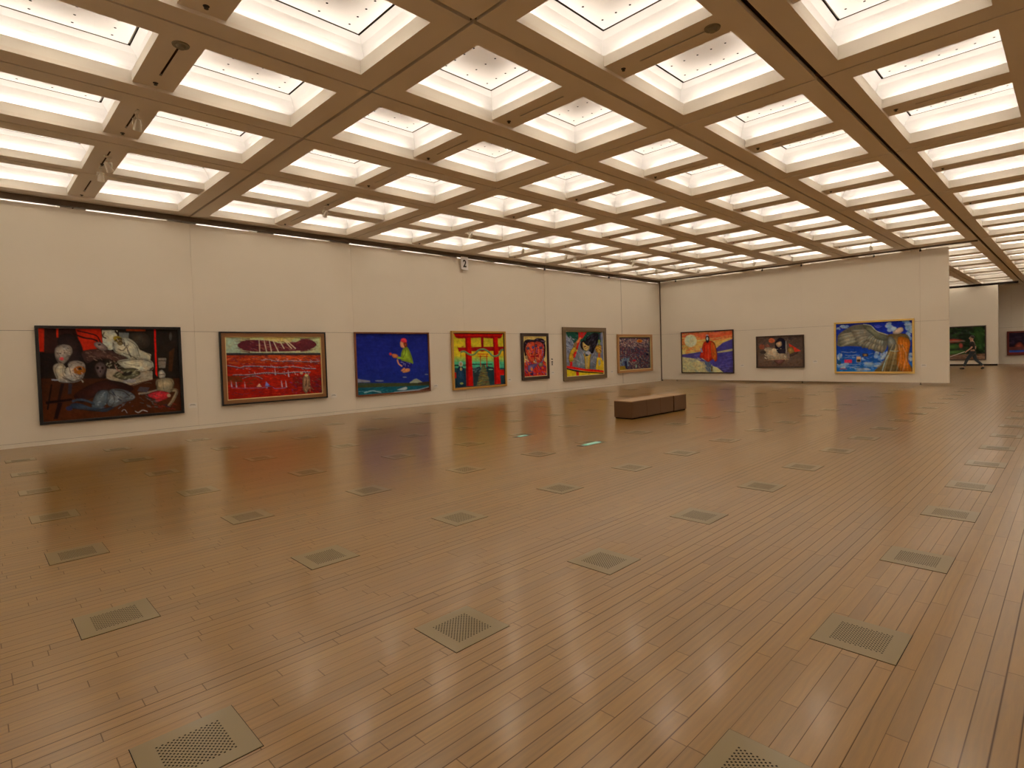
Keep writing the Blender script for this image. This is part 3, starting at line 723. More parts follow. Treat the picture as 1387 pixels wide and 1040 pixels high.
# darker drawing strokes over the figures
K = (34,24,20)
for pts, w_ in (([(700,215),(735,195),(765,215),(770,250)],12),([(690,225),(700,280),(720,290)],5),([(790,205),(850,245),(880,330)],4),([(760,300),(820,320),(860,345)],5),([(800,235),(790,280),(815,330)],5),([(880,275),(950,312),(955,350)],4),
    ([(725,362),(800,350),(900,345),(965,365)],5),([(975,400),(930,425),(870,440)],5),([(700,455),(740,430),(800,412),(870,415)],5),([(700,465),(760,490),(830,480),(880,450)],4),([(645,412),(645,480),(740,520)],4),
    ([(282,262),(330,238),(385,248),(402,290),(375,335)],4),([(290,300),(310,320),(300,345)],3),([(350,370),(335,400),(340,460),(400,500)],4),([(300,385),(280,420),(300,480)],4),([(395,380),(380,410),(400,470)],4),([(430,365),(470,380),(485,430),(460,480)],4),([(400,440),(430,470),(470,470)],4),
    ([(575,600),(600,565),(655,570),(665,620),(640,660)],4),([(660,580),(690,600),(700,640),(680,670)],5),([(700,560),(760,570),(800,600),(830,615)],6),([(720,600),(760,620),(800,610)],4),([(570,705),(640,690),(700,665)],5),([(400,690),(480,700),(570,712)],5),([(420,640),(480,640),(560,668)],4),
    ([(1000,490),(1050,476),(1112,484),(1125,525),(1108,575)],4),([(1045,490),(1050,560)],3),([(1005,500),(1000,560)],5),([(1100,560),(1150,568),(1122,635),(1088,685)],4),([(1005,572),(940,590),(868,597)],4),([(1018,430),(1040,418),(1064,446)],4)): p.curve(pts, w_, K, 0.85)
p.dabs(60,(300,380,480,500),[(184,166,150),(80,62,54)],14,4,50,a=.6); p.dabs(40,(690,200,860,330),[(178,160,136),(90,74,58)],22,4,40,a=.5); p.dabs(50,(730,350,960,520),[(176,158,132),(90,76,60)],30,4,-15,a=.5); p.dabs(30,(570,570,820,690),[(120,122,124),(40,44,52)],24,4,-30,a=.5)
p.ell(316,302,7,5,K); p.ell(345,298,6,4,K); p.poly([(215,640),(400,620),(400,632),(215,655)],(20,8,8)); p.poly([(250,520),(262,520),(235,700),(222,700)],(20,10,8))
p.curve([(750,715),(770,700),(790,725)],3,(150,140,130)); p.curve([(845,712),(870,722),(900,706),(935,716)],4,(170,160,150))
p.dabs(240,(160,120,1180,780),[(24,14,12),(60,28,16),(44,22,14)],40,6,0,a=0.25)
painting('L', 0.98, 3.475, 0.405, 2.355, [(F_black, 0.055, 0.06)], p, 'large dark painting of pale figures in black frame, leftmost on the left wall')

# --- 2 red land under rays
p = Pic([(170,180),(1165,180),(1185,770),(205,840)], 236, 148, (150,30,14))
p.grad(175,360,(168,160,110),(150,140,104)); p.poly([(160,170),(330,175),(330,360),(170,365)], (132,138,118), 0.8); p.poly([(560,175),(900,175),(860,230),(600,225)], (196,160,90), .8)
p.smooth([(330,230),(420,205),(560,210),(640,215),(740,240),(900,230),(980,200),(1080,210),(1130,260),(1050,310),(900,325),(700,330),(480,332),(360,310),(300,270)], (84,28,34), vol=False)
p.dabs(120,(400,222,1010,312),[(60,18,28),(110,44,44),(74,30,50),(130,70,60)],60,7,12); 
for a in range(20): y = 200+a*7; p.line([(430,y+rng.uniform(-6,10)),(255+rng.uniform(0,80),y-6)],11,(78,28,34),.9,1)
for a in range(20): y = 196+a*7; p.line([(960,y),(1080+rng.uniform(0,80),y-10)],11,(84,32,36),.9,1)
for xa, xb in ((525,535),(575,610),(630,660),(665,740),(730,790),(780,870),(800,910)): p.line([(xa,200),(xb,355 if xa < 720 else 300)],9,(200,168,136),.75,12)
p.grad(345,372,(36,44,48),(58,30,24)); p.grad(372,470,(150,44,18),(130,34,16)); p.grad(470,850,(142,26,12),(128,18,10))
p.poly([(160,372),(200,372)],(0,0,0)) if False else None
p.smooth([(560,375),(800,370),(1000,400),(900,440),(700,430),(600,410)], (190,70,30),.7)
p.dabs(260,(180,375,1180,470),[(170,60,24),(96,28,22),(60,34,50),(180,80,40)],60,6,2); p.dabs(380,(190,470,1185,820),[(160,22,10),(110,14,10),(70,24,24),(176,40,16)],60,8,0,a=.5)
for pts, w_ in (([(190,480),(280,495),(330,505),(380,488),(560,490),(760,500),(860,492),(1010,510),(1120,515)],9),([(250,580),(420,578),(600,558),(760,566),(880,552),(1060,550)],10),([(350,620),(420,596),(500,596),(560,625)],6),([(540,425),(620,415),(700,435),(850,430),(1000,440),(1160,436)],6)): p.curve(pts,w_*.8,(78,62,70)); p.curve([(x+4,y-3) for x,y in pts],w_*.35,(160,148,150)); p.curve([(x+8,y+6) for x,y in pts],w_*.6,(44,28,36))
for x, y in ((235,640),(285,640),(375,650),(600,650),(760,640),(805,640),(690,510),(830,530)): p.line([(x,y),(x+8,y+70)],3,(150,140,140),.9,12)
p.curve([(240,715),(360,720),(560,715),(650,700),(700,725),(810,715)],7,(110,70,90)); p.poly([(500,705),(530,670),(555,705)],(190,140,110)); p.poly([(590,700),(600,650),(650,705)],(110,100,140))
p.dabs(90,(200,590,560,680),[(50,50,20),(60,24,16),(96,40,20)],40,6,-10,a=.6); p.dabs(80,(860,600,1185,780),[(40,40,90),(60,40,30),(90,20,30),(100,90,60)],30,7,40,a=.6)
p.dabs(70,(560,408,1160,446),[(170,150,150),(60,36,50),(30,20,30)],20,4,0); p.dabs(60,(260,480,1130,520),[(150,140,150),(40,30,50),(190,100,60)],24,4,5); p.dabs(80,(420,540,1050,580),[(176,160,150),(50,36,50),(30,24,30)],16,4,60)
p.poly([(190,590),(330,600),(360,650),(200,660)],(56,40,16),.6); p.poly([(880,600),(1180,580),(1185,760),(890,770)],(60,18,24),.45); p.dabs(120,(200,690,1180,800),[(90,12,12),(60,30,40),(170,30,14)],50,7,0,a=.6)
p.smooth([(985,620),(1010,575),(1040,575),(1058,620),(1055,700),(1030,765),(1000,760),(985,700)],(120,84,60)); p.ell(1022,585,18,14,(176,150,100)); p.line([(1020,610),(1018,700)],10,(50,24,24)); p.dabs(24,(985,590,1060,760),[(60,34,34),(170,130,90)],20,4,80); p.ell(970,560,16,14,(150,120,90))
painting('L', 4.27, 6.895, 0.495, 2.26, [(F_black, 0.035, 0.075),(F_wood, 0.085, 0.065),(F_cream, 0.02, 0.045)], p, 'red landscape painting with sun rays, wood and black frame, second from left')

# --- 3 crouching figure in blue sky
p = Pic([(155,185),(1003,185),(1015,845),(175,915)], 180, 146, (26,30,98))
p.grad(180,520,(22,26,88),(26,32,104)); p.grad(520,780,(26,32,104),(24,34,96)); p.dabs(200,(160,190,1010,760),[(22,26,84),(30,36,112)],90,14,0,a=.3)
p.poly([(150,715),(220,730),(320,742),(320,760),(160,765)],(110,104,110)); p.ell(430,744,50,8,(100,98,108)); p.ell(728,700,24,6,(96,98,110)); p.ell(985,666,20,6,(96,98,110))
p.grad(768,830,(50,54,40),(30,54,56)); p.poly([(150,740),(1030,740),(1030,700),(150,700)],(24,34,96)) if False else None
p.poly([(150,800),(400,780),(600,768),(1020,762),(1020,800),(160,830)],(52,52,30)); p.poly([(150,828),(1020,795),(1020,900),(150,940)],(18,66,76)); p.dabs(120,(160,820,1010,900),[(22,84,90),(14,46,60),(40,96,96)],60,6,-3)
p.poly([(780,768),(840,722),(870,716),(900,735),(950,765)],(128,124,102)); p.poly([(880,765),(1015,745),(1015,780),(880,785)],(50,40,34)); 
p.smooth([(690,830),(740,815),(755,830),(730,850),(640,850)],(170,178,176)); p.curve([(600,880),(760,860),(900,845),(1010,815)],12,(120,120,120)); p.poly([(900,850),(1015,815),(1015,850),(930,862)],(80,30,22)); p.curve([(250,885),(340,862),(400,870),(450,880)],12,(124,144,144)); p.curve([(180,870),(300,868)],6,(70,110,112))
p.ell(723,268,36,32,(176,34,44)); p.curve([(700,258),(725,250),(750,275)],10,(196,60,60)); p.smooth([(682,285),(700,280),(735,310),(735,350),(705,350),(685,330)],(196,124,84)); p.smooth([(722,300),(755,290),(762,330),(738,345)],(112,44,24))
p.smooth([(735,352),(765,345),(795,400),(820,480),(825,540),(740,520),(690,500),(690,430),(710,370)],(116,130,36)); p.curve([(745,370),(735,430),(700,480)],8,(70,84,24)); p.poly([(640,452),(720,468),(745,440),(750,490),(640,480)],(120,134,34)); p.curve([(800,420),(810,500)],6,(80,94,26))
p.smooth([(580,430),(620,425),(650,440),(645,468),(600,468)],(186,100,56)); p.ell(565,425,14,16,(180,50,36)); p.line([(650,370),(650,372)],3,(80,80,120))
p.poly([(645,490),(820,535),(808,590),(740,590),(690,560)],(28,22,84)); 
for a in range(14): p.ell(680+rng.uniform(0,120),520+rng.uniform(0,60),5,4,(130,120,170))
p.curve([(645,490),(660,540),(700,570)],16,(190,120,80)); p.smooth([(685,625),(720,590),(735,595),(720,630)],(196,120,76)); p.smooth([(705,640),(745,600),(785,600),(785,628),(730,645)],(204,124,74))
p.amt = 0.14
painting('L', 7.755, 10.30, 0.445, 2.275, [(F_wood2, 0.045, 0.055)], p, 'deep blue painting of a crouching figure floating above the sea')

# --- 4 red gate
p = Pic([(148,190),(788,190),(795,850),(150,900)], 140, 150, (170,140,28))
p.grad(190,480,(156,134,26),(186,146,28)); p.grad(480,560,(176,146,34),(96,140,80)); p.grad(560,640,(70,150,106),(52,124,92)); p.grad(640,900,(28,56,58),(22,40,46))
p.poly([(380,585),(640,580),(640,600),(380,600)],(24,40,40)); p.poly([(140,598),(310,590),(310,612),(140,618)],(20,34,36)); p.dabs(60,(150,540,790,640),[(96,168,110),(50,120,90)],50,5,0)
p.poly([(510,600),(545,600),(610,880),(430,880)],(74,70,44)); p.dabs(70,(430,640,600,870),[(130,104,36),(50,60,50),(90,40,30),(110,96,56)],60,6,-5); p.poly([(560,610),(670,640),(670,860),(610,860)],(26,44,48)); p.poly([(490,620),(390,640),(390,870),(430,880)],(34,44,46)); p.dabs(24,(400,630,480,700),[(110,140,130),(40,50,60)],30,5,-30); p.ell(620,660,30,6,(120,160,120))
for x in (490,572): p.line([(x,470),(x,625)],11,(150,30,16))
p.line([(455,458),(595,458)],10,(170,24,12)); p.line([(462,487),(590,487)],8,(160,24,12)); p.dabs(8,(500,495,560,520),[(190,150,60),(150,40,20)],14,4,90)
p.poly([(155,190),(790,190),(760,240),(700,252),(400,240),(220,252),(180,240)],(168,14,8)); p.poly([(170,225),(780,222),(755,250),(700,256),(500,244),(220,256),(185,244)],(120,8,12))
p.poly([(200,370),(800,355),(800,415),(215,425)],(128,14,16)); p.poly([(500,245),(536,245),(536,425),(505,425)],(118,10,16)); p.dabs(6,(260,350,410,365),[(120,14,20)],30,12,10)
p.poly([(300,240),(375,240),(390,880),(300,880)],(160,10,6)); p.poly([(300,240),(325,240),(330,880),(300,880)],(120,8,10)); p.poly([(655,235),(718,235),(745,850),(665,860)],(166,12,8)); p.poly([(655,235),(675,235),(690,850),(665,860)],(126,8,10))
p.poly([(735,665),(800,662),(800,735),(740,735)],(170,16,10)); p.poly([(148,700),(172,700),(172,775),(148,775)],(170,16,10))
p.curve([(240,430),(290,425),(350,462),(410,462),(470,405),(540,395),(600,430),(640,475),(690,485),(740,455),(760,405),(790,400)],22,(70,100,62)); p.curve([(240,424),(290,419),(350,456),(410,456),(470,399),(540,389),(600,424),(640,469),(690,479),(740,449)],6,(104,136,84)); p.line([(240,430),(238,490)],6,(50,60,40))
p.smooth([(180,720),(200,640),(235,610),(270,650),(292,740),(285,870),(180,880)],(24,44,62)); p.ell(236,588,27,34,(150,150,140)); p.ell(238,590,17,25,(150,120,80)); p.ell(238,655,14,22,(150,130,80)); p.curve([(200,760),(240,800),(280,780)],5,(12,28,44)); p.dabs(30,(185,640,290,870),[(20,60,80),(16,30,44)],30,6,80); p.ell(240,845,22,14,(120,120,60))
painting('L', 11.18, 13.585, 0.40, 2.335, [(F_gold, 0.065, 0.075),(F_dark, 0.02, 0.05)], p, 'painting of a red shrine gate on yellow sky in gold frame')

# --- 5 double portrait
p = Pic([(148,245),(478,240),(485,835),(158,855)], 84, 142, (196,158,90))
p.smooth([(150,400),(165,310),(230,285),(300,290),(350,265),(440,275),(465,340),(475,420),(460,560),(420,540),(200,560),(160,480)],(36,20,28)); p.dabs(40,(160,280,470,360),[(70,50,70),(30,14,24),(110,90,110)],30,8,20)
p.smooth([(190,380),(240,330),(310,330),(330,420),(330,560),(280,630),(230,620),(200,540),(180,460)],(190,64,34)); p.smooth([(320,340),(380,320),(440,360),(455,450),(440,560),(380,650),(340,640),(325,520)],(176,52,38))
p.dabs(120,(190,340,450,620),[(206,90,50),(150,28,30),(110,56,90),(216,140,80),(120,20,30)],34,9,80); p.ell(215,425,22,20,(56,40,60)); p.ell(288,408,20,20,(60,44,90)); p.ell(335,385,18,20,(50,30,50)); p.ell(405,415,22,20,(66,50,90)); p.curve([(230,440),(240,490),(265,505)],14,(212,120,70)); p.curve([(350,420),(335,480),(350,500)],10,(90,70,110)); p.ell(268,505,14,10,(60,14,20)); p.ell(345,500,12,10,(50,14,20)); p.ell(280,545,30,14,(150,14,24)); p.ell(352,540,26,14,(140,14,24))
p.poly([(160,640),(240,620),(340,650),(430,600),(480,640),(490,850),(158,860)],(160,34,26)); p.dabs(120,(160,600,480,850),[(184,40,24),(120,20,24),(90,60,100),(40,30,70),(176,80,40)],46,14,60,a=.8); p.smooth([(215,690),(260,670),(350,660),(300,730),(250,780),(215,760)],(96,70,104)); p.ell(265,740,16,30,(196,110,50)); p.ell(265,815,26,16,(30,24,60)); p.smooth([(380,640),(430,640),(420,700),(370,690)],(110,90,60)); p.curve([(450,540),(430,610),(400,650)],14,(84,76,110)); p.ell(190,560,20,30,(120,90,60))
for x, y in ((215,425),(288,408),(335,385),(405,415)): p.ell(x,y,15,9,(20,12,26)); p.ell(x-2,y-3,4,3,(200,190,190)); p.curve([(x-22,y-18),(x,y-26),(x+22,y-16)],6,(40,16,26))
for pts, w_ in (([(240,430),(232,480),(262,508)],5),([(360,410),(335,480),(360,505)],5),([(255,548),(280,538),(305,548)],5),([(330,545),(352,535),(378,545)],5),([(310,340),(322,440),(312,540),(330,640)],6),([(195,400),(200,500),(235,600),(280,635)],6),([(455,420),(445,540),(390,640)],6)): p.curve(pts, w_, (48,14,24), .85)
p.curve([(225,440),(228,490)],8,(222,140,80)); p.curve([(372,430),(368,500)],8,(214,110,70)); p.curve([(430,440),(420,540)],10,(84,70,110)); p.ell(200,330,14,20,(26,14,22))
painting('L', 14.38, 15.86, 0.545, 2.28, [(F_dark, 0.115, 0.06),(F_cream, 0.02, 0.04)], p, 'narrow red double portrait painting in dark brown frame')

# --- 6 yellow and grey figure
p = Pic([(745,190),(1270,185),(1290,808),(752,855)], 110, 140, (96,92,92))
p.poly([(740,180),(1290,180),(1250,330),(1000,330),(900,330),(860,360),(780,260)],(22,60,46)); p.dabs(70,(880,190,1250,300),[(30,74,56),(16,36,34),(60,80,70)],50,10,20)
p.poly([(745,230),(800,290),(860,360),(800,560),(790,640),(748,640)],(110,106,118)); p.dabs(50,(750,260,860,500),[(84,80,96),(140,136,140),(60,60,76)],50,12,50)
p.smooth([(900,420),(1000,470),(1060,520),(1120,500),(1190,430),(1200,640),(1100,730),(950,720),(880,600)],(112,106,112)); p.dabs(60,(900,460,1190,720),[(90,86,104),(134,130,132),(80,96,90)],70,14,60)
p.smooth([(1030,300),(1080,240),(1150,200),(1210,220),(1200,330),(1160,420),(1130,500),(1080,470),(1090,380)],(24,16,22)); p.dabs(20,(1060,210,1220,330),[(60,56,66),(20,14,20)],50,8,-60)
p.smooth([(955,380),(970,330),(1010,310),(1000,380),(1000,450),(970,430)],(24,18,22)); p.smooth([(985,350),(1040,320),(1085,350),(1080,420),(1040,465),(1000,440)],(190,150,84)); p.smooth([(1000,330),(1050,310),(1090,350),(1070,390),(1030,370)],(26,18,22)); p.ell(1020,400,18,10,(110,40,30)); p.curve([(1000,410),(1030,430),(1060,400)],6,(90,50,30)); p.ell(1065,495,34,24,(150,136,140))
p.poly([(925,190),(1045,190),(975,290),(930,270)],(166,24,24)); p.poly([(930,262),(960,280),(880,560),(845,590),(850,520)],(168,22,18)); p.line([(960,270),(905,345)],28,(190,110,60)); p.line([(940,190),(965,240)],8,(50,60,50)); p.line([(1010,190),(985,240)],8,(50,60,50))
p.smooth([(880,400),(900,470),(870,480),(840,560),(860,600),(800,640),(790,560),(820,460)],(178,130,30)); p.ell(880,380,26,40,(120,84,50),20); p.curve([(860,420),(890,460),(915,455)],14,(190,140,50)); p.poly([(805,630),(840,630),(838,700),(800,700)],(170,20,18))
p.smooth([(1000,500),(1040,560),(1100,510),(1090,620),(1080,740),(1025,740),(1015,620)],(176,134,50)); p.poly([(1030,520),(1065,520),(1055,735),(1030,735)],(150,124,70)); p.ell(1045,530,20,14,(20,40,40)); p.curve([(1010,490),(1030,560)],8,(90,70,40)); p.curve([(1110,510),(1090,590)],8,(90,70,40))
p.poly([(1205,300),(1235,300),(1230,380),(1205,380)],(110,110,40)); p.smooth([(1165,430),(1190,380),(1250,380),(1260,430),(1240,500),(1190,480)],(170,120,40)); p.curve([(1170,450),(1210,430),(1250,470)],9,(60,36,24)); p.curve([(1190,400),(1230,410),(1250,440)],6,(80,50,24)); p.poly([(1205,500),(1235,500),(1240,570),(1205,560)],(150,70,36)); p.poly([(1190,560),(1260,570),(1290,640),(1290,760),(1170,740),(1180,640)],(180,140,30)); p.ell(1225,640,16,50,(120,120,100)); p.poly([(1240,190),(1280,190),(1285,600),(1262,600)],(100,96,110)); p.curve([(1230,210),(1235,300)],20,(50,44,60))
p.poly([(745,740),(900,760),(1290,790),(1290,820),(750,870)],(184,148,24)); p.poly([(885,770),(930,770),(930,850),(895,850)],(176,30,20)); p.poly([(745,690),(850,705),(1000,735),(1150,745),(1290,760),(1290,790),(1050,775),(745,725)],(186,20,14)); p.poly([(745,725),(860,755),(1000,775),(1150,785),(1285,795),(1285,812),(1150,802),(980,795),(860,775),(750,745)],(14,12,16))
for pts, w_ in (([(800,640),(788,560),(820,460),(870,400)],6),([(900,420),(870,490),(850,580)],5),([(985,360),(980,430),(1040,468)],6),([(1000,400),(1020,392),(1040,400)],6),([(1025,430),(1045,426)],5),([(900,430),(960,470),(1010,560),(1020,730)],5),([(1190,440),(1150,520),(1100,600),(1085,735)],5),([(1165,430),(1190,380),(1250,380),(1262,440)],5),([(1185,470),(1215,450),(1250,460)],5),([(1190,560),(1180,650),(1175,740)],6),([(1090,240),(1150,200),(1210,225)],8)): p.curve(pts, w_, (30,20,20), .85)
p.dabs(50,(1070,220,1210,460),[(10,8,12),(60,52,60)],60,6,-65,a=.7); p.dabs(40,(790,440,900,640),[(206,160,50),(120,80,24)],30,6,-60,a=.6)
painting('L', 16.71, 19.545, 0.385, 2.53, [(F_grey, 0.165, 0.07),(F_cream, 0.02, 0.04)], p, 'yellow and grey painting of a masked figure in broad grey brown frame')

# --- 7 crowd
p = Pic([(172,275),(655,275),(660,815),(175,845)], 100, 112, (70,48,58))
p.dabs(1400,(170,280,660,840),[(92,62,62),(44,36,42),(128,96,80),(46,50,66),(112,40,40),(78,72,84),(150,120,100),(40,28,36)],26,10,80,50,a=.8)
p.dabs(260,(170,300,650,440),[(150,110,100),(120,80,80),(170,140,120),(90,66,70)],24,9,60,60); p.dabs(200,(170,480,650,620),[(32,34,50),(64,30,40),(44,46,70),(112,32,32)],24,12,80,50)
p.dabs(60,(180,640,320,780),[(96,116,120),(70,80,110)],50,16,85,15); p.poly([(178,780),(260,770),(300,835),(178,845)],(130,100,30)); p.poly([(250,690),(290,690),(300,830),(270,820)],(30,30,50)); p.ell(495,340,44,28,(176,96,30)); p.ell(495,345,22,12,(150,50,20)); p.poly([(640,280),(660,280),(660,815),(640,815)],(70,60,56)); p.ell(405,680,30,16,(150,30,40)); p.ell(435,780,14,30,(120,130,110)); p.ell(610,575,20,22,(20,20,44)); p.poly([(172,272),(655,272),(655,292),(172,296)],(50,34,34))
painting('L', 20.39, 23.20, 0.54, 2.26, [(F_tan, 0.10, 0.08),(F_cream, 0.03, 0.055)], p, 'small dark crowd painting in tan frame, last on the left wall')

# --- 8 red cloaked figure
p = Pic([(90,145),(573,125),(580,520),(92,522)], 144, 116, (80,60,110))
p.grad(120,210,(186,96,60),(200,110,56)); p.grad(210,350,(204,140,66),(190,160,92)); p.poly([(90,120),(580,110),(578,150),(420,190),(240,200),(95,190)],(186,84,52)); p.poly([(340,115),(510,115),(430,140),(330,140)],(56,40,96))
p.dabs(130,(90,130,575,340),[(206,90,50),(212,150,70),(190,110,60),(200,170,100),(196,70,40)],90,9,-8,8,a=.6); p.curve([(100,300),(250,250),(400,260),(560,200)],30,(214,166,84),.7); p.curve([(420,180),(500,160),(575,150)],26,(196,74,42),.8)
p.ell(174,220,60,60,(214,196,150)); p.ell(174,220,52,53,(204,188,150)); p.dabs(40,(135,180,215,260),[(190,172,130),(212,198,156)],20,6,10)
p.poly([(580,200),(480,240),(420,290),(330,310),(200,335),(90,350),(90,370),(220,385),(420,410),(580,420)],(62,50,104)); p.poly([(200,350),(580,330),(582,525),(440,525),(330,430),(230,390)],(66,54,112)); p.grad(470,525,(60,48,90),(56,44,80),430,585); p.poly([(575,295),(500,310),(430,325),(430,335),(520,325),(575,315)],(150,130,90)); p.dabs(70,(220,330,580,520),[(50,40,96),(86,72,130)],70,9,-8,10,a=.5)
p.poly([(90,375),(200,388),(300,430),(350,480),(360,525),(90,525)],(172,150,104)); p.poly([(370,455),(430,475),(485,520),(360,525)],(180,164,116)); p.dabs(60,(95,390,330,520),[(150,134,100),(188,168,120),(140,130,110)],50,10,10,a=.5)
p.poly([(310,420),(360,420),(380,520),(330,515)],(80,84,96)); p.dabs(30,(290,430,390,515),[(60,70,100),(130,120,100)],30,7,70); p.poly([(370,460),(385,465),(382,515),(366,512)],(90,70,40))
p.smooth([(300,240),(335,225),(380,225),(410,260),(425,340),(425,400),(405,418),(390,390),(345,420),(310,400),(290,385),(262,375),(280,310)],(184,44,22)); p.smooth([(370,240),(405,260),(422,350),(410,405),(380,370)],(200,90,30)); p.curve([(345,260),(345,410)],10,(206,70,40)); p.curve([(310,260),(300,380)],8,(150,24,16)); p.curve([(385,250),(392,380)],6,(160,40,16)); p.line([(270,290),(285,330)],16,(130,110,130))
p.smooth([(320,185),(335,175),(350,185),(348,230),(330,238),(322,220)],(34,26,34)); p.ell(335,200,8,16,(190,184,170)); p.ell(333,168,12,6,(120,120,130))
painting('P', 13.28, 10.73, 0.38, 2.325, [(F_dark, 0.045, 0.06)], p, 'painting of a red cloaked figure under a pale moon, left end of partition')

# --- 9 still life
p = Pic([(792,185),(1232,172),(1238,472),(800,472)], 132, 92, (84,62,50))
p.grad(170,330,(74,54,46),(84,62,50)); p.grad(400,475,(92,66,52),(84,58,46)); p.dabs(120,(795,180,1235,470),[(96,72,58),(66,48,42)],60,10,-30,a=.4)
p.smooth([(970,230),(1015,190),(1065,225),(1070,340),(1000,345),(975,300)],(24,20,34)); p.smooth([(975,245),(1020,225),(1030,260),(1000,280)],(170,130,96)); p.ell(932,215,30,24,(166,76,44)); p.ell(836,275,26,26,(130,60,40)); p.dabs(20,(810,250,960,300),[(140,70,50),(90,50,44)],24,8,30)
p.smooth([(860,310),(900,280),(950,300),(1000,340),(1080,350),(1090,390),(1000,410),(930,400),(880,370)],(146,118,92)); p.dabs(60,(860,290,1090,400),[(170,140,110),(100,76,60),(186,160,130)],26,7,50,60); p.ell(957,315,24,24,(180,150,120)); p.poly([(1066,222),(1076,222),(1080,345),(1070,345)],(130,116,104)); p.poly([(1000,300),(1070,298),(1070,345),(1005,345)],(36,28,34))
p.poly([(1098,245),(1218,320),(1160,330),(1110,300)],(176,44,28)); p.smooth([(1090,300),(1130,280),(1150,330),(1110,350)],(130,96,50)); p.smooth([(960,410),(1060,405),(1010,450)],(96,56,50)); p.curve([(900,405),(1000,402),(1100,400)],7,(150,110,80)); p.ell(850,330,30,16,(46,34,30)); p.ell(1115,195,24,16,(60,44,42)); p.smooth([(1090,360),(1180,330),(1180,345),(1110,375)],(60,42,38)); p.poly([(1085,330),(1105,330),(1110,390),(1088,392)],(110,84,70))
painting('P', 9.745, 7.815, 0.62, 1.965, [(F_dark, 0.055, 0.06)], p, 'small brown still life painting in dark frame, middle of the partition')

# --- 10 wing and drapery in cloudy sky (plain stand-in)
p = Pic([(208,212),(1188,165),(1190,838),(208,838)], 180, 124, (24,40,120))
p.grad(160,500,(20,30,112),(24,44,128)); p.grad(500,850,(20,44,120),(30,86,140))
for x, y, rx, ry in ((310,245,60,22),(920,270,70,60),(1120,200,60,40),(1150,300,50,70),(1140,380,40,50),(240,270,30,14),(760,630,60,60),(840,600,50,50),(680,740,120,40),(560,810,120,22),(300,760,80,40),(560,670,30,18),(1160,640,40,60),(250,640,30,50),(900,220,40,30)):
    for k in range(9): p.ell(x+rng.uniform(-rx,rx)*.7, y+rng.uniform(-ry,ry)*.7, rx*.45, ry*.4, [(176,190,206),(206,204,204),(120,150,186)][k%3], 0, .75)
p.dabs(90,(215,600,800,835),[(60,110,160),(150,170,190),(24,60,130)],60,8,-8,a=.5)
# fan of feathers
p.smooth([(225,420),(240,350),(330,280),(430,230),(560,215),(660,240),(720,300),(860,350),(870,480),(820,580),(700,560),(600,500),(520,505),(380,500),(230,500)],(84,74,62), vol=False)
def feather(x0, y0, x1, y1, w_, c):
    d = math.hypot(x1-x0, y1-y0); ux, uy = (x1-x0)/d, (y1-y0)/d; nx, ny = -uy, ux
    p.smooth([(x0,y0),(x0+ux*d*.4+nx*w_*.5,y0+uy*d*.4+ny*w_*.5),(x0+ux*d*.85+nx*w_*.55,y0+uy*d*.85+ny*w_*.55),(x1,y1),(x0+ux*d*.85-nx*w_*.5,y0+uy*d*.85-ny*w_*.5),(x0+ux*d*.4-nx*w_*.45,y0+uy*d*.4-ny*w_*.45)], c)
for k in range(9): feather(560+k*4, 300+k*12, 232+k*3, 370+k*17, 26, [(118,104,86),(104,92,76),(128,114,92)][k%3])
for k in range(8): feather(620+k*28, 400+k*8, 500+k*42, 500+k*12+(k%2)*10, 40, [(120,106,86),(104,90,74)][k%2])
for k in range(9): feather(680, 290+k*10, 400+k*10, 300+k*22, 24, [(124,110,92),(110,96,80)][k%2])
for k in range(7): feather(700+k*20, 340+k*8, 600+k*32, 430+k*12, 30, [(108,100,84),(124,110,90)][k%2])
p.smooth([(560,225),(680,250),(740,320),(870,370),(860,425),(740,410),(680,350),(600,290)],(92,86,68)); p.curve([(560,215),(660,235),(740,310),(900,360),(1000,370)],10,(150,140,116))
# hanging drapery
p.smooth([(870,370),(960,340),(1110,350),(1160,440),(1150,560),(1130,700),(1180,840),(720,840),(800,740),(860,620),(880,520)],(110,84,50)); p.smooth([(1010,390),(1120,400),(1160,470),(1140,560),(1120,680),(1175,835),(1060,835),(990,740),(1000,560)],(176,92,24)); p.smooth([(870,400),(930,380),(980,460),(960,540),(890,550)],(96,90,80))
for k in range(12): x = 800+k*26; p.curve([(930+k*12,480),(x+50,640),(x,835)],8,[(60,44,30),(150,130,96),(80,60,40)][k%3],.7)
for k in range(7): p.curve([(1020+k*18,420),(1030+k*16,600),(1010+k*24,830)],7,[(150,70,16),(196,110,40)][k%2],.7)
p.smooth([(940,330),(1000,270),(1060,260),(1070,300),(1010,340)],(176,140,116)); p.curve([(900,560),(960,570),(1010,565)],6,(150,150,130)); p.curve([(880,620),(840,700),(800,830)],12,(140,150,140))
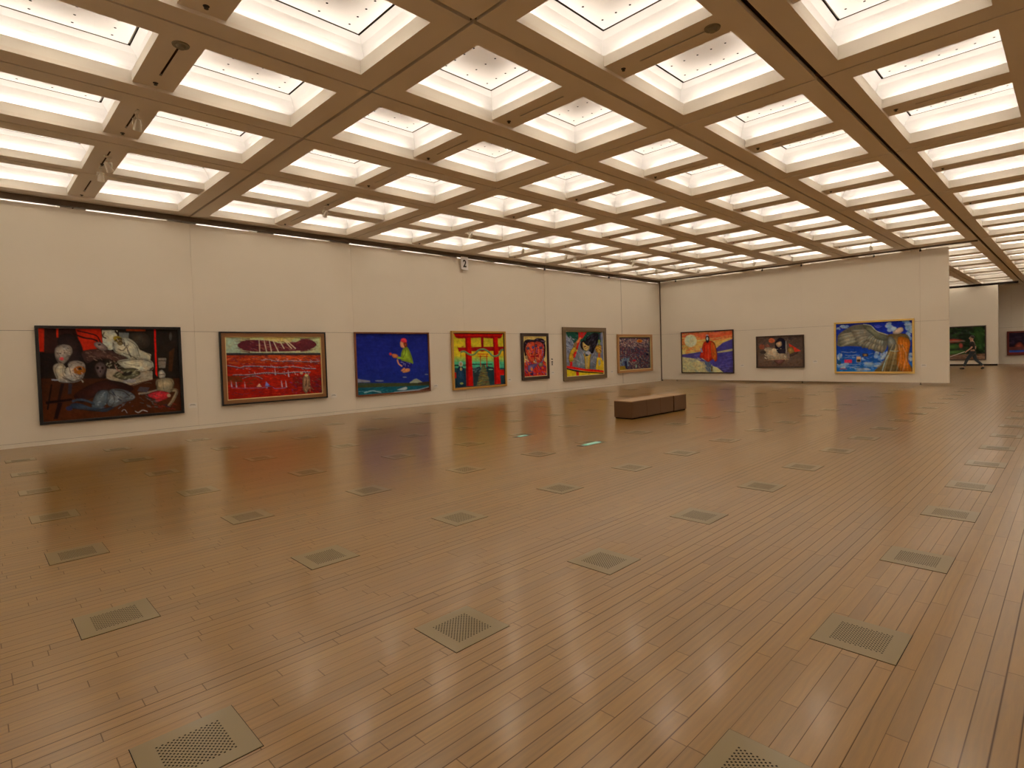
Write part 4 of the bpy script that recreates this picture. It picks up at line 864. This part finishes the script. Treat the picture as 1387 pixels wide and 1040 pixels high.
# small signatures and stamps on the canvas
for y0, x0, x1 in ((580,270,470),(622,320,510),(650,410,450),(745,370,520),(772,370,510),(790,380,480)): p.curve([(x0+(x1-x0)*k/9, y0+rng.uniform(-6,6)) for k in range(10)], 4, (190,200,214))
p.poly([(312,680),(410,678),(408,722),(314,724)],(178,36,60)); p.poly([(545,598),(620,598),(618,640),(545,638)],(50,36,34)); p.ell(580,618,22,12,(150,100,60)); p.poly([(470,640),(525,640),(525,712),(470,714)],(170,130,90)); p.poly([(474,676),(520,676),(520,708),(474,708)],(40,34,36)); p.ell(245,722,24,26,(30,60,90)); p.curve([(250,805),(300,800),(340,808)],10,(140,30,60)); p.dabs(10,(320,690,400,715),[(220,120,130)],10,4,90); p.curve([(700,230),(750,260),(800,240)],6,(90,90,160)); p.ell(750,245,40,20,(70,70,150),0,.5)
painting('P', 6.71, 4.115, 0.40, 2.375, [(F_gold2, 0.065, 0.06)], p, 'blue sky painting with great wing and orange drapery in gold frame')

# --- far paintings
p = Pic([(20,485),(482,472),(482,762),(20,762)], 90, 56, (30,34,22))
p.dabs(200,(20,475,482,720),[(34,44,26),(20,24,18),(44,60,30),(50,50,40)],50,16,0); p.smooth([(190,600),(230,580),(310,590),(300,605),(220,612)],(150,52,36)); p.curve([(170,605),(260,600),(330,600)],10,(110,84,70)); p.smooth([(190,640),(260,625),(300,650),(240,670),(180,665)],(54,76,36)); p.smooth([(190,690),(320,680),(320,710),(200,715)],(60,80,40)); p.poly([(20,725),(482,715),(482,765),(20,765)],(104,70,52)); p.dabs(30,(20,720,482,762),[(130,96,74),(70,44,34)],50,8,0); p.smooth([(400,480),(470,490),(470,680),(420,660)],(40,56,26)); p.dabs(30,(370,490,480,700),[(56,78,36),(30,40,22)],24,14,60); p.ell(300,640,14,20,(150,60,50))
painting('F', 6.9, 3.83, 0.34, 2.40, [(F_dark, 0.06, 0.06)], p, 'dark green garden painting on the distant wall behind the walking person')
p = Pic([(685,530),(1000,515),(1000,735),(685,730)], 60, 40, (40,26,36))
p.dabs(90,(685,520,1000,700),[(50,34,44),(34,22,34),(60,40,48)],40,14,0); p.smooth([(720,650),(745,620),(765,650),(760,690),(720,690)],(130,56,44)); p.smooth([(770,670),(810,600),(850,600),(900,680),(780,690)],(130,110,130)); p.poly([(685,665),(1000,665),(1000,700),(685,695)],(100,50,44)); p.poly([(685,697),(1000,700),(1000,716),(685,714)],(40,70,140)); p.poly([(685,714),(1000,716),(1000,735),(685,730)],(110,40,34))
painting('X', 3.10, 0.5, 0.52, 2.02, [(F_red, 0.10, 0.06)], p, 'red brown framed painting cut off by the right edge of the photo')

# ================================================================== PERSON
def skin_mesh(name, verts, edges, mats, sub=2, root=0):
    me = bpy.data.meshes.new(name); me.from_pydata([v[0] for v in verts], edges, [])
    o = bpy.data.objects.new(name, me); col.objects.link(o)
    sm = o.modifiers.new('s', 'SKIN'); sm.use_smooth_shade = True
    ss = o.modifiers.new('u', 'SUBSURF'); ss.levels = sub; ss.render_levels = sub
    for i, v in enumerate(verts):
        r = v[1]; me.skin_vertices[0].data[i].radius = r if isinstance(r, tuple) else (r, r); me.skin_vertices[0].data[i].use_root = (i == root)
    bpy.context.view_layer.update()
    nm_ = bpy.data.meshes.new_from_object(o.evaluated_get(bpy.context.evaluated_depsgraph_get())); bpy.data.objects.remove(o)
    nm_.name = name; nm_.materials.clear()
    for m_ in mats: nm_.materials.append(m_)
    nm_.polygons.foreach_set('use_smooth', [True]*len(nm_.polygons)); nm_.polygons.foreach_set('material_index', [0]*len(nm_.polygons))
    return nm_
M_skin = mat('skin', (0.62,0.36,0.25), 0.5, noise=0.03); M_hair = mat('hair_black', (0.02,0.015,0.012), 0.6, noise=0.2, scale=60)
M_shirt = mat('black_shirt', (0.018,0.016,0.018), 0.8, noise=0.1, scale=30); M_jean = mat('dark_jeans', (0.03,0.045,0.06), 0.8, noise=0.15, scale=60); M_shoe = mat('black_shoes', (0.015,0.015,0.018), 0.4, noise=0.05)
per = empty('person', (37.7, 3.90, 0), 0)
# the figure walks towards +y (left in the photo); local x is sideways
V = []; E_ = []
def chain(start, pts):
    prev = start
    for q, r in pts:
        V.append((q, r)); k = len(V)-1
        if prev is not None: E_.append((prev, k))
        prev = k
    return prev
V.append(((0,0,0.95),(0.15,0.11))); pelvis = 0
chest = chain(pelvis, [((0,0.01,1.10),(0.13,0.10)),((0,0.03,1.27),(0.155,0.11)),((0,0.035,1.40),(0.13,0.09))])
neck = chain(chest, [((0,0.045,1.49),0.055)])
chain(neck, [((0,0.06,1.58),(0.066,0.08)),((0,0.06,1.66),(0.074,0.092)),((0,0.05,1.735),(0.06,0.07))])
def arm(sx, sh, el, wr, fwd):
    a = chain(chest, [((sx*0.17,0.03,1.42),0.055),(el,0.042),(wr,0.028)])
    e0 = Vector(el); w0 = Vector(wr); d = (w0-e0).normalized(); pc = w0+d*0.06
    pa = chain(a, [(tuple(pc),(0.030,0.018))])
    side = Vector((0,1,0)) if abs(d.y) < 0.6 else Vector((0,0,1)); curl = Vector((-sx,0,0))
    for k in range(4):
        b1 = pc+d*0.035+side*(0.027-0.018*k); ln = (0.03,0.036,0.033,0.026)[k]
        chain(pa, [(tuple(b1),0.009),(tuple(b1+d*ln+curl*0.008),0.008),(tuple(b1+d*ln*1.6+curl*0.024),0.007)])
    t0 = w0+d*0.03+side*0.034; chain(a, [(tuple(t0),0.011),(tuple(t0+d*0.03+side*0.016+curl*0.01),0.009)])
arm(1, None, (0.23,-0.08,1.16), (0.21,-0.02,0.93), 0)
arm(-1, None, (-0.23,0.02,1.15), (-0.20,0.20,0.99), 1)
def leg(sx, kn, an, toe):
    chain(pelvis, [((sx*0.09,0.0,0.88),0.10),(kn,0.062),(an,0.034),(toe,(0.028,0.016))])
leg(-1, (-0.09,0.24,0.52), (-0.09,0.37,0.11), (-0.09,0.52,0.045))
leg(1, (0.09,-0.10,0.50), (0.09,-0.42,0.16), (0.10,-0.34,0.04))
bm_ = skin_mesh('body', V, E_, [M_skin])
body = ob('body', bm_, per)
# face details belong to the body's own mesh: nose, ears, eyes
bmx = bmesh.new(); bmx.from_mesh(bm_)
def blob(c, s, mi=0):
    r = bmesh.ops.create_icosphere(bmx, subdivisions=2, radius=1.0, matrix=Matrix.Translation(c) @ Matrix.Diagonal((*s,1)))
    for v in r['verts']:
        for f in v.link_faces: f.material_index = mi; f.smooth = True
blob((0,0.150,1.645),(0.012,0.022,0.022)); blob((0.076,0.05,1.65),(0.012,0.02,0.032)); blob((-0.076,0.05,1.65),(0.012,0.02,0.032))
blob((0.03,0.138,1.672),(0.012,0.010,0.008),1); blob((-0.03,0.138,1.672),(0.012,0.010,0.008),1); blob((0,0.143,1.607),(0.022,0.010,0.006),2)
bmx.to_mesh(bm_); bmx.free(); bm_.materials.append(M_ink); bm_.materials.append(mat('lips', (0.45,0.18,0.15), 0.5, noise=0.02))
VV, EE = V, E_
V = [((0,0.0,0.80),(0.172,0.132))]; E_ = []
c2 = chain(0, [((0,0.01,1.10),(0.148,0.118)),((0,0.03,1.27),(0.172,0.128)),((0,0.035,1.41),(0.140,0.102)),((0,0.04,1.47),0.07)])
chain(3, [((0.18,0.03,1.42),0.070),((0.235,-0.075,1.19),0.056)]); chain(3, [((-0.18,0.03,1.42),0.070),((-0.235,0.015,1.18),0.056)])
ob('shirt', skin_mesh('shirt', V, E_, [M_shirt]), per)
V = [((0,0,1.02),(0.150,0.115))]; E_ = []
chain(0, [((-0.09,0.01,0.87),0.112),((-0.09,0.24,0.52),0.077),((-0.09,0.37,0.14),0.058)]); chain(0, [((0.09,0.0,0.87),0.112),((0.09,-0.10,0.50),0.077),((0.09,-0.40,0.19),0.058)])
ob('trousers', skin_mesh('trousers', V, E_, [M_jean]), per)
for nmn, a, b_, c3 in (('shoe',(-0.09,0.34,0.06),(-0.09,0.44,0.05),(-0.09,0.56,0.042)),('shoe',(0.09,-0.44,0.11),(0.09,-0.38,0.055),(0.10,-0.29,0.035))):
    ob(nmn, skin_mesh(nmn, [(a,(0.062,0.07)),(b_,(0.062,0.055)),(c3,(0.058,0.042))], [(0,1),(1,2)], [M_shoe]), per)
bmx = bmesh.new(); bmesh.ops.create_icosphere(bmx, subdivisions=3, radius=1.0, matrix=Matrix.Translation((0,0.035,1.70)) @ Matrix.Diagonal((0.090,0.108,0.092,1)))
for v in bmx.verts:
    if v.co.y > 0.09 and v.co.z < 1.73: v.co.y = 0.09 + (v.co.y-0.09)*0.1
    if v.co.z < 1.64: v.co.z = 1.64 + (v.co.z-1.64)*0.3
hm = bpy.data.meshes.new('hair'); bmx.to_mesh(hm); bmx.free(); hm.materials.append(M_hair); hm.polygons.foreach_set('use_smooth', [True]*len(hm.polygons)); ob('hair', hm, per)
tag(per, 'person in black shirt and dark jeans walking left beyond the partition end', 'person')
m = MB(); m.tube((0,0,0),(0,0.62,-0.26),0.014,0.012,8)
tag(m.build('rod', M_paper, None, (37.50, 4.22, 0.94)), 'thin pale rod held low in front of the walking person', 'rod')
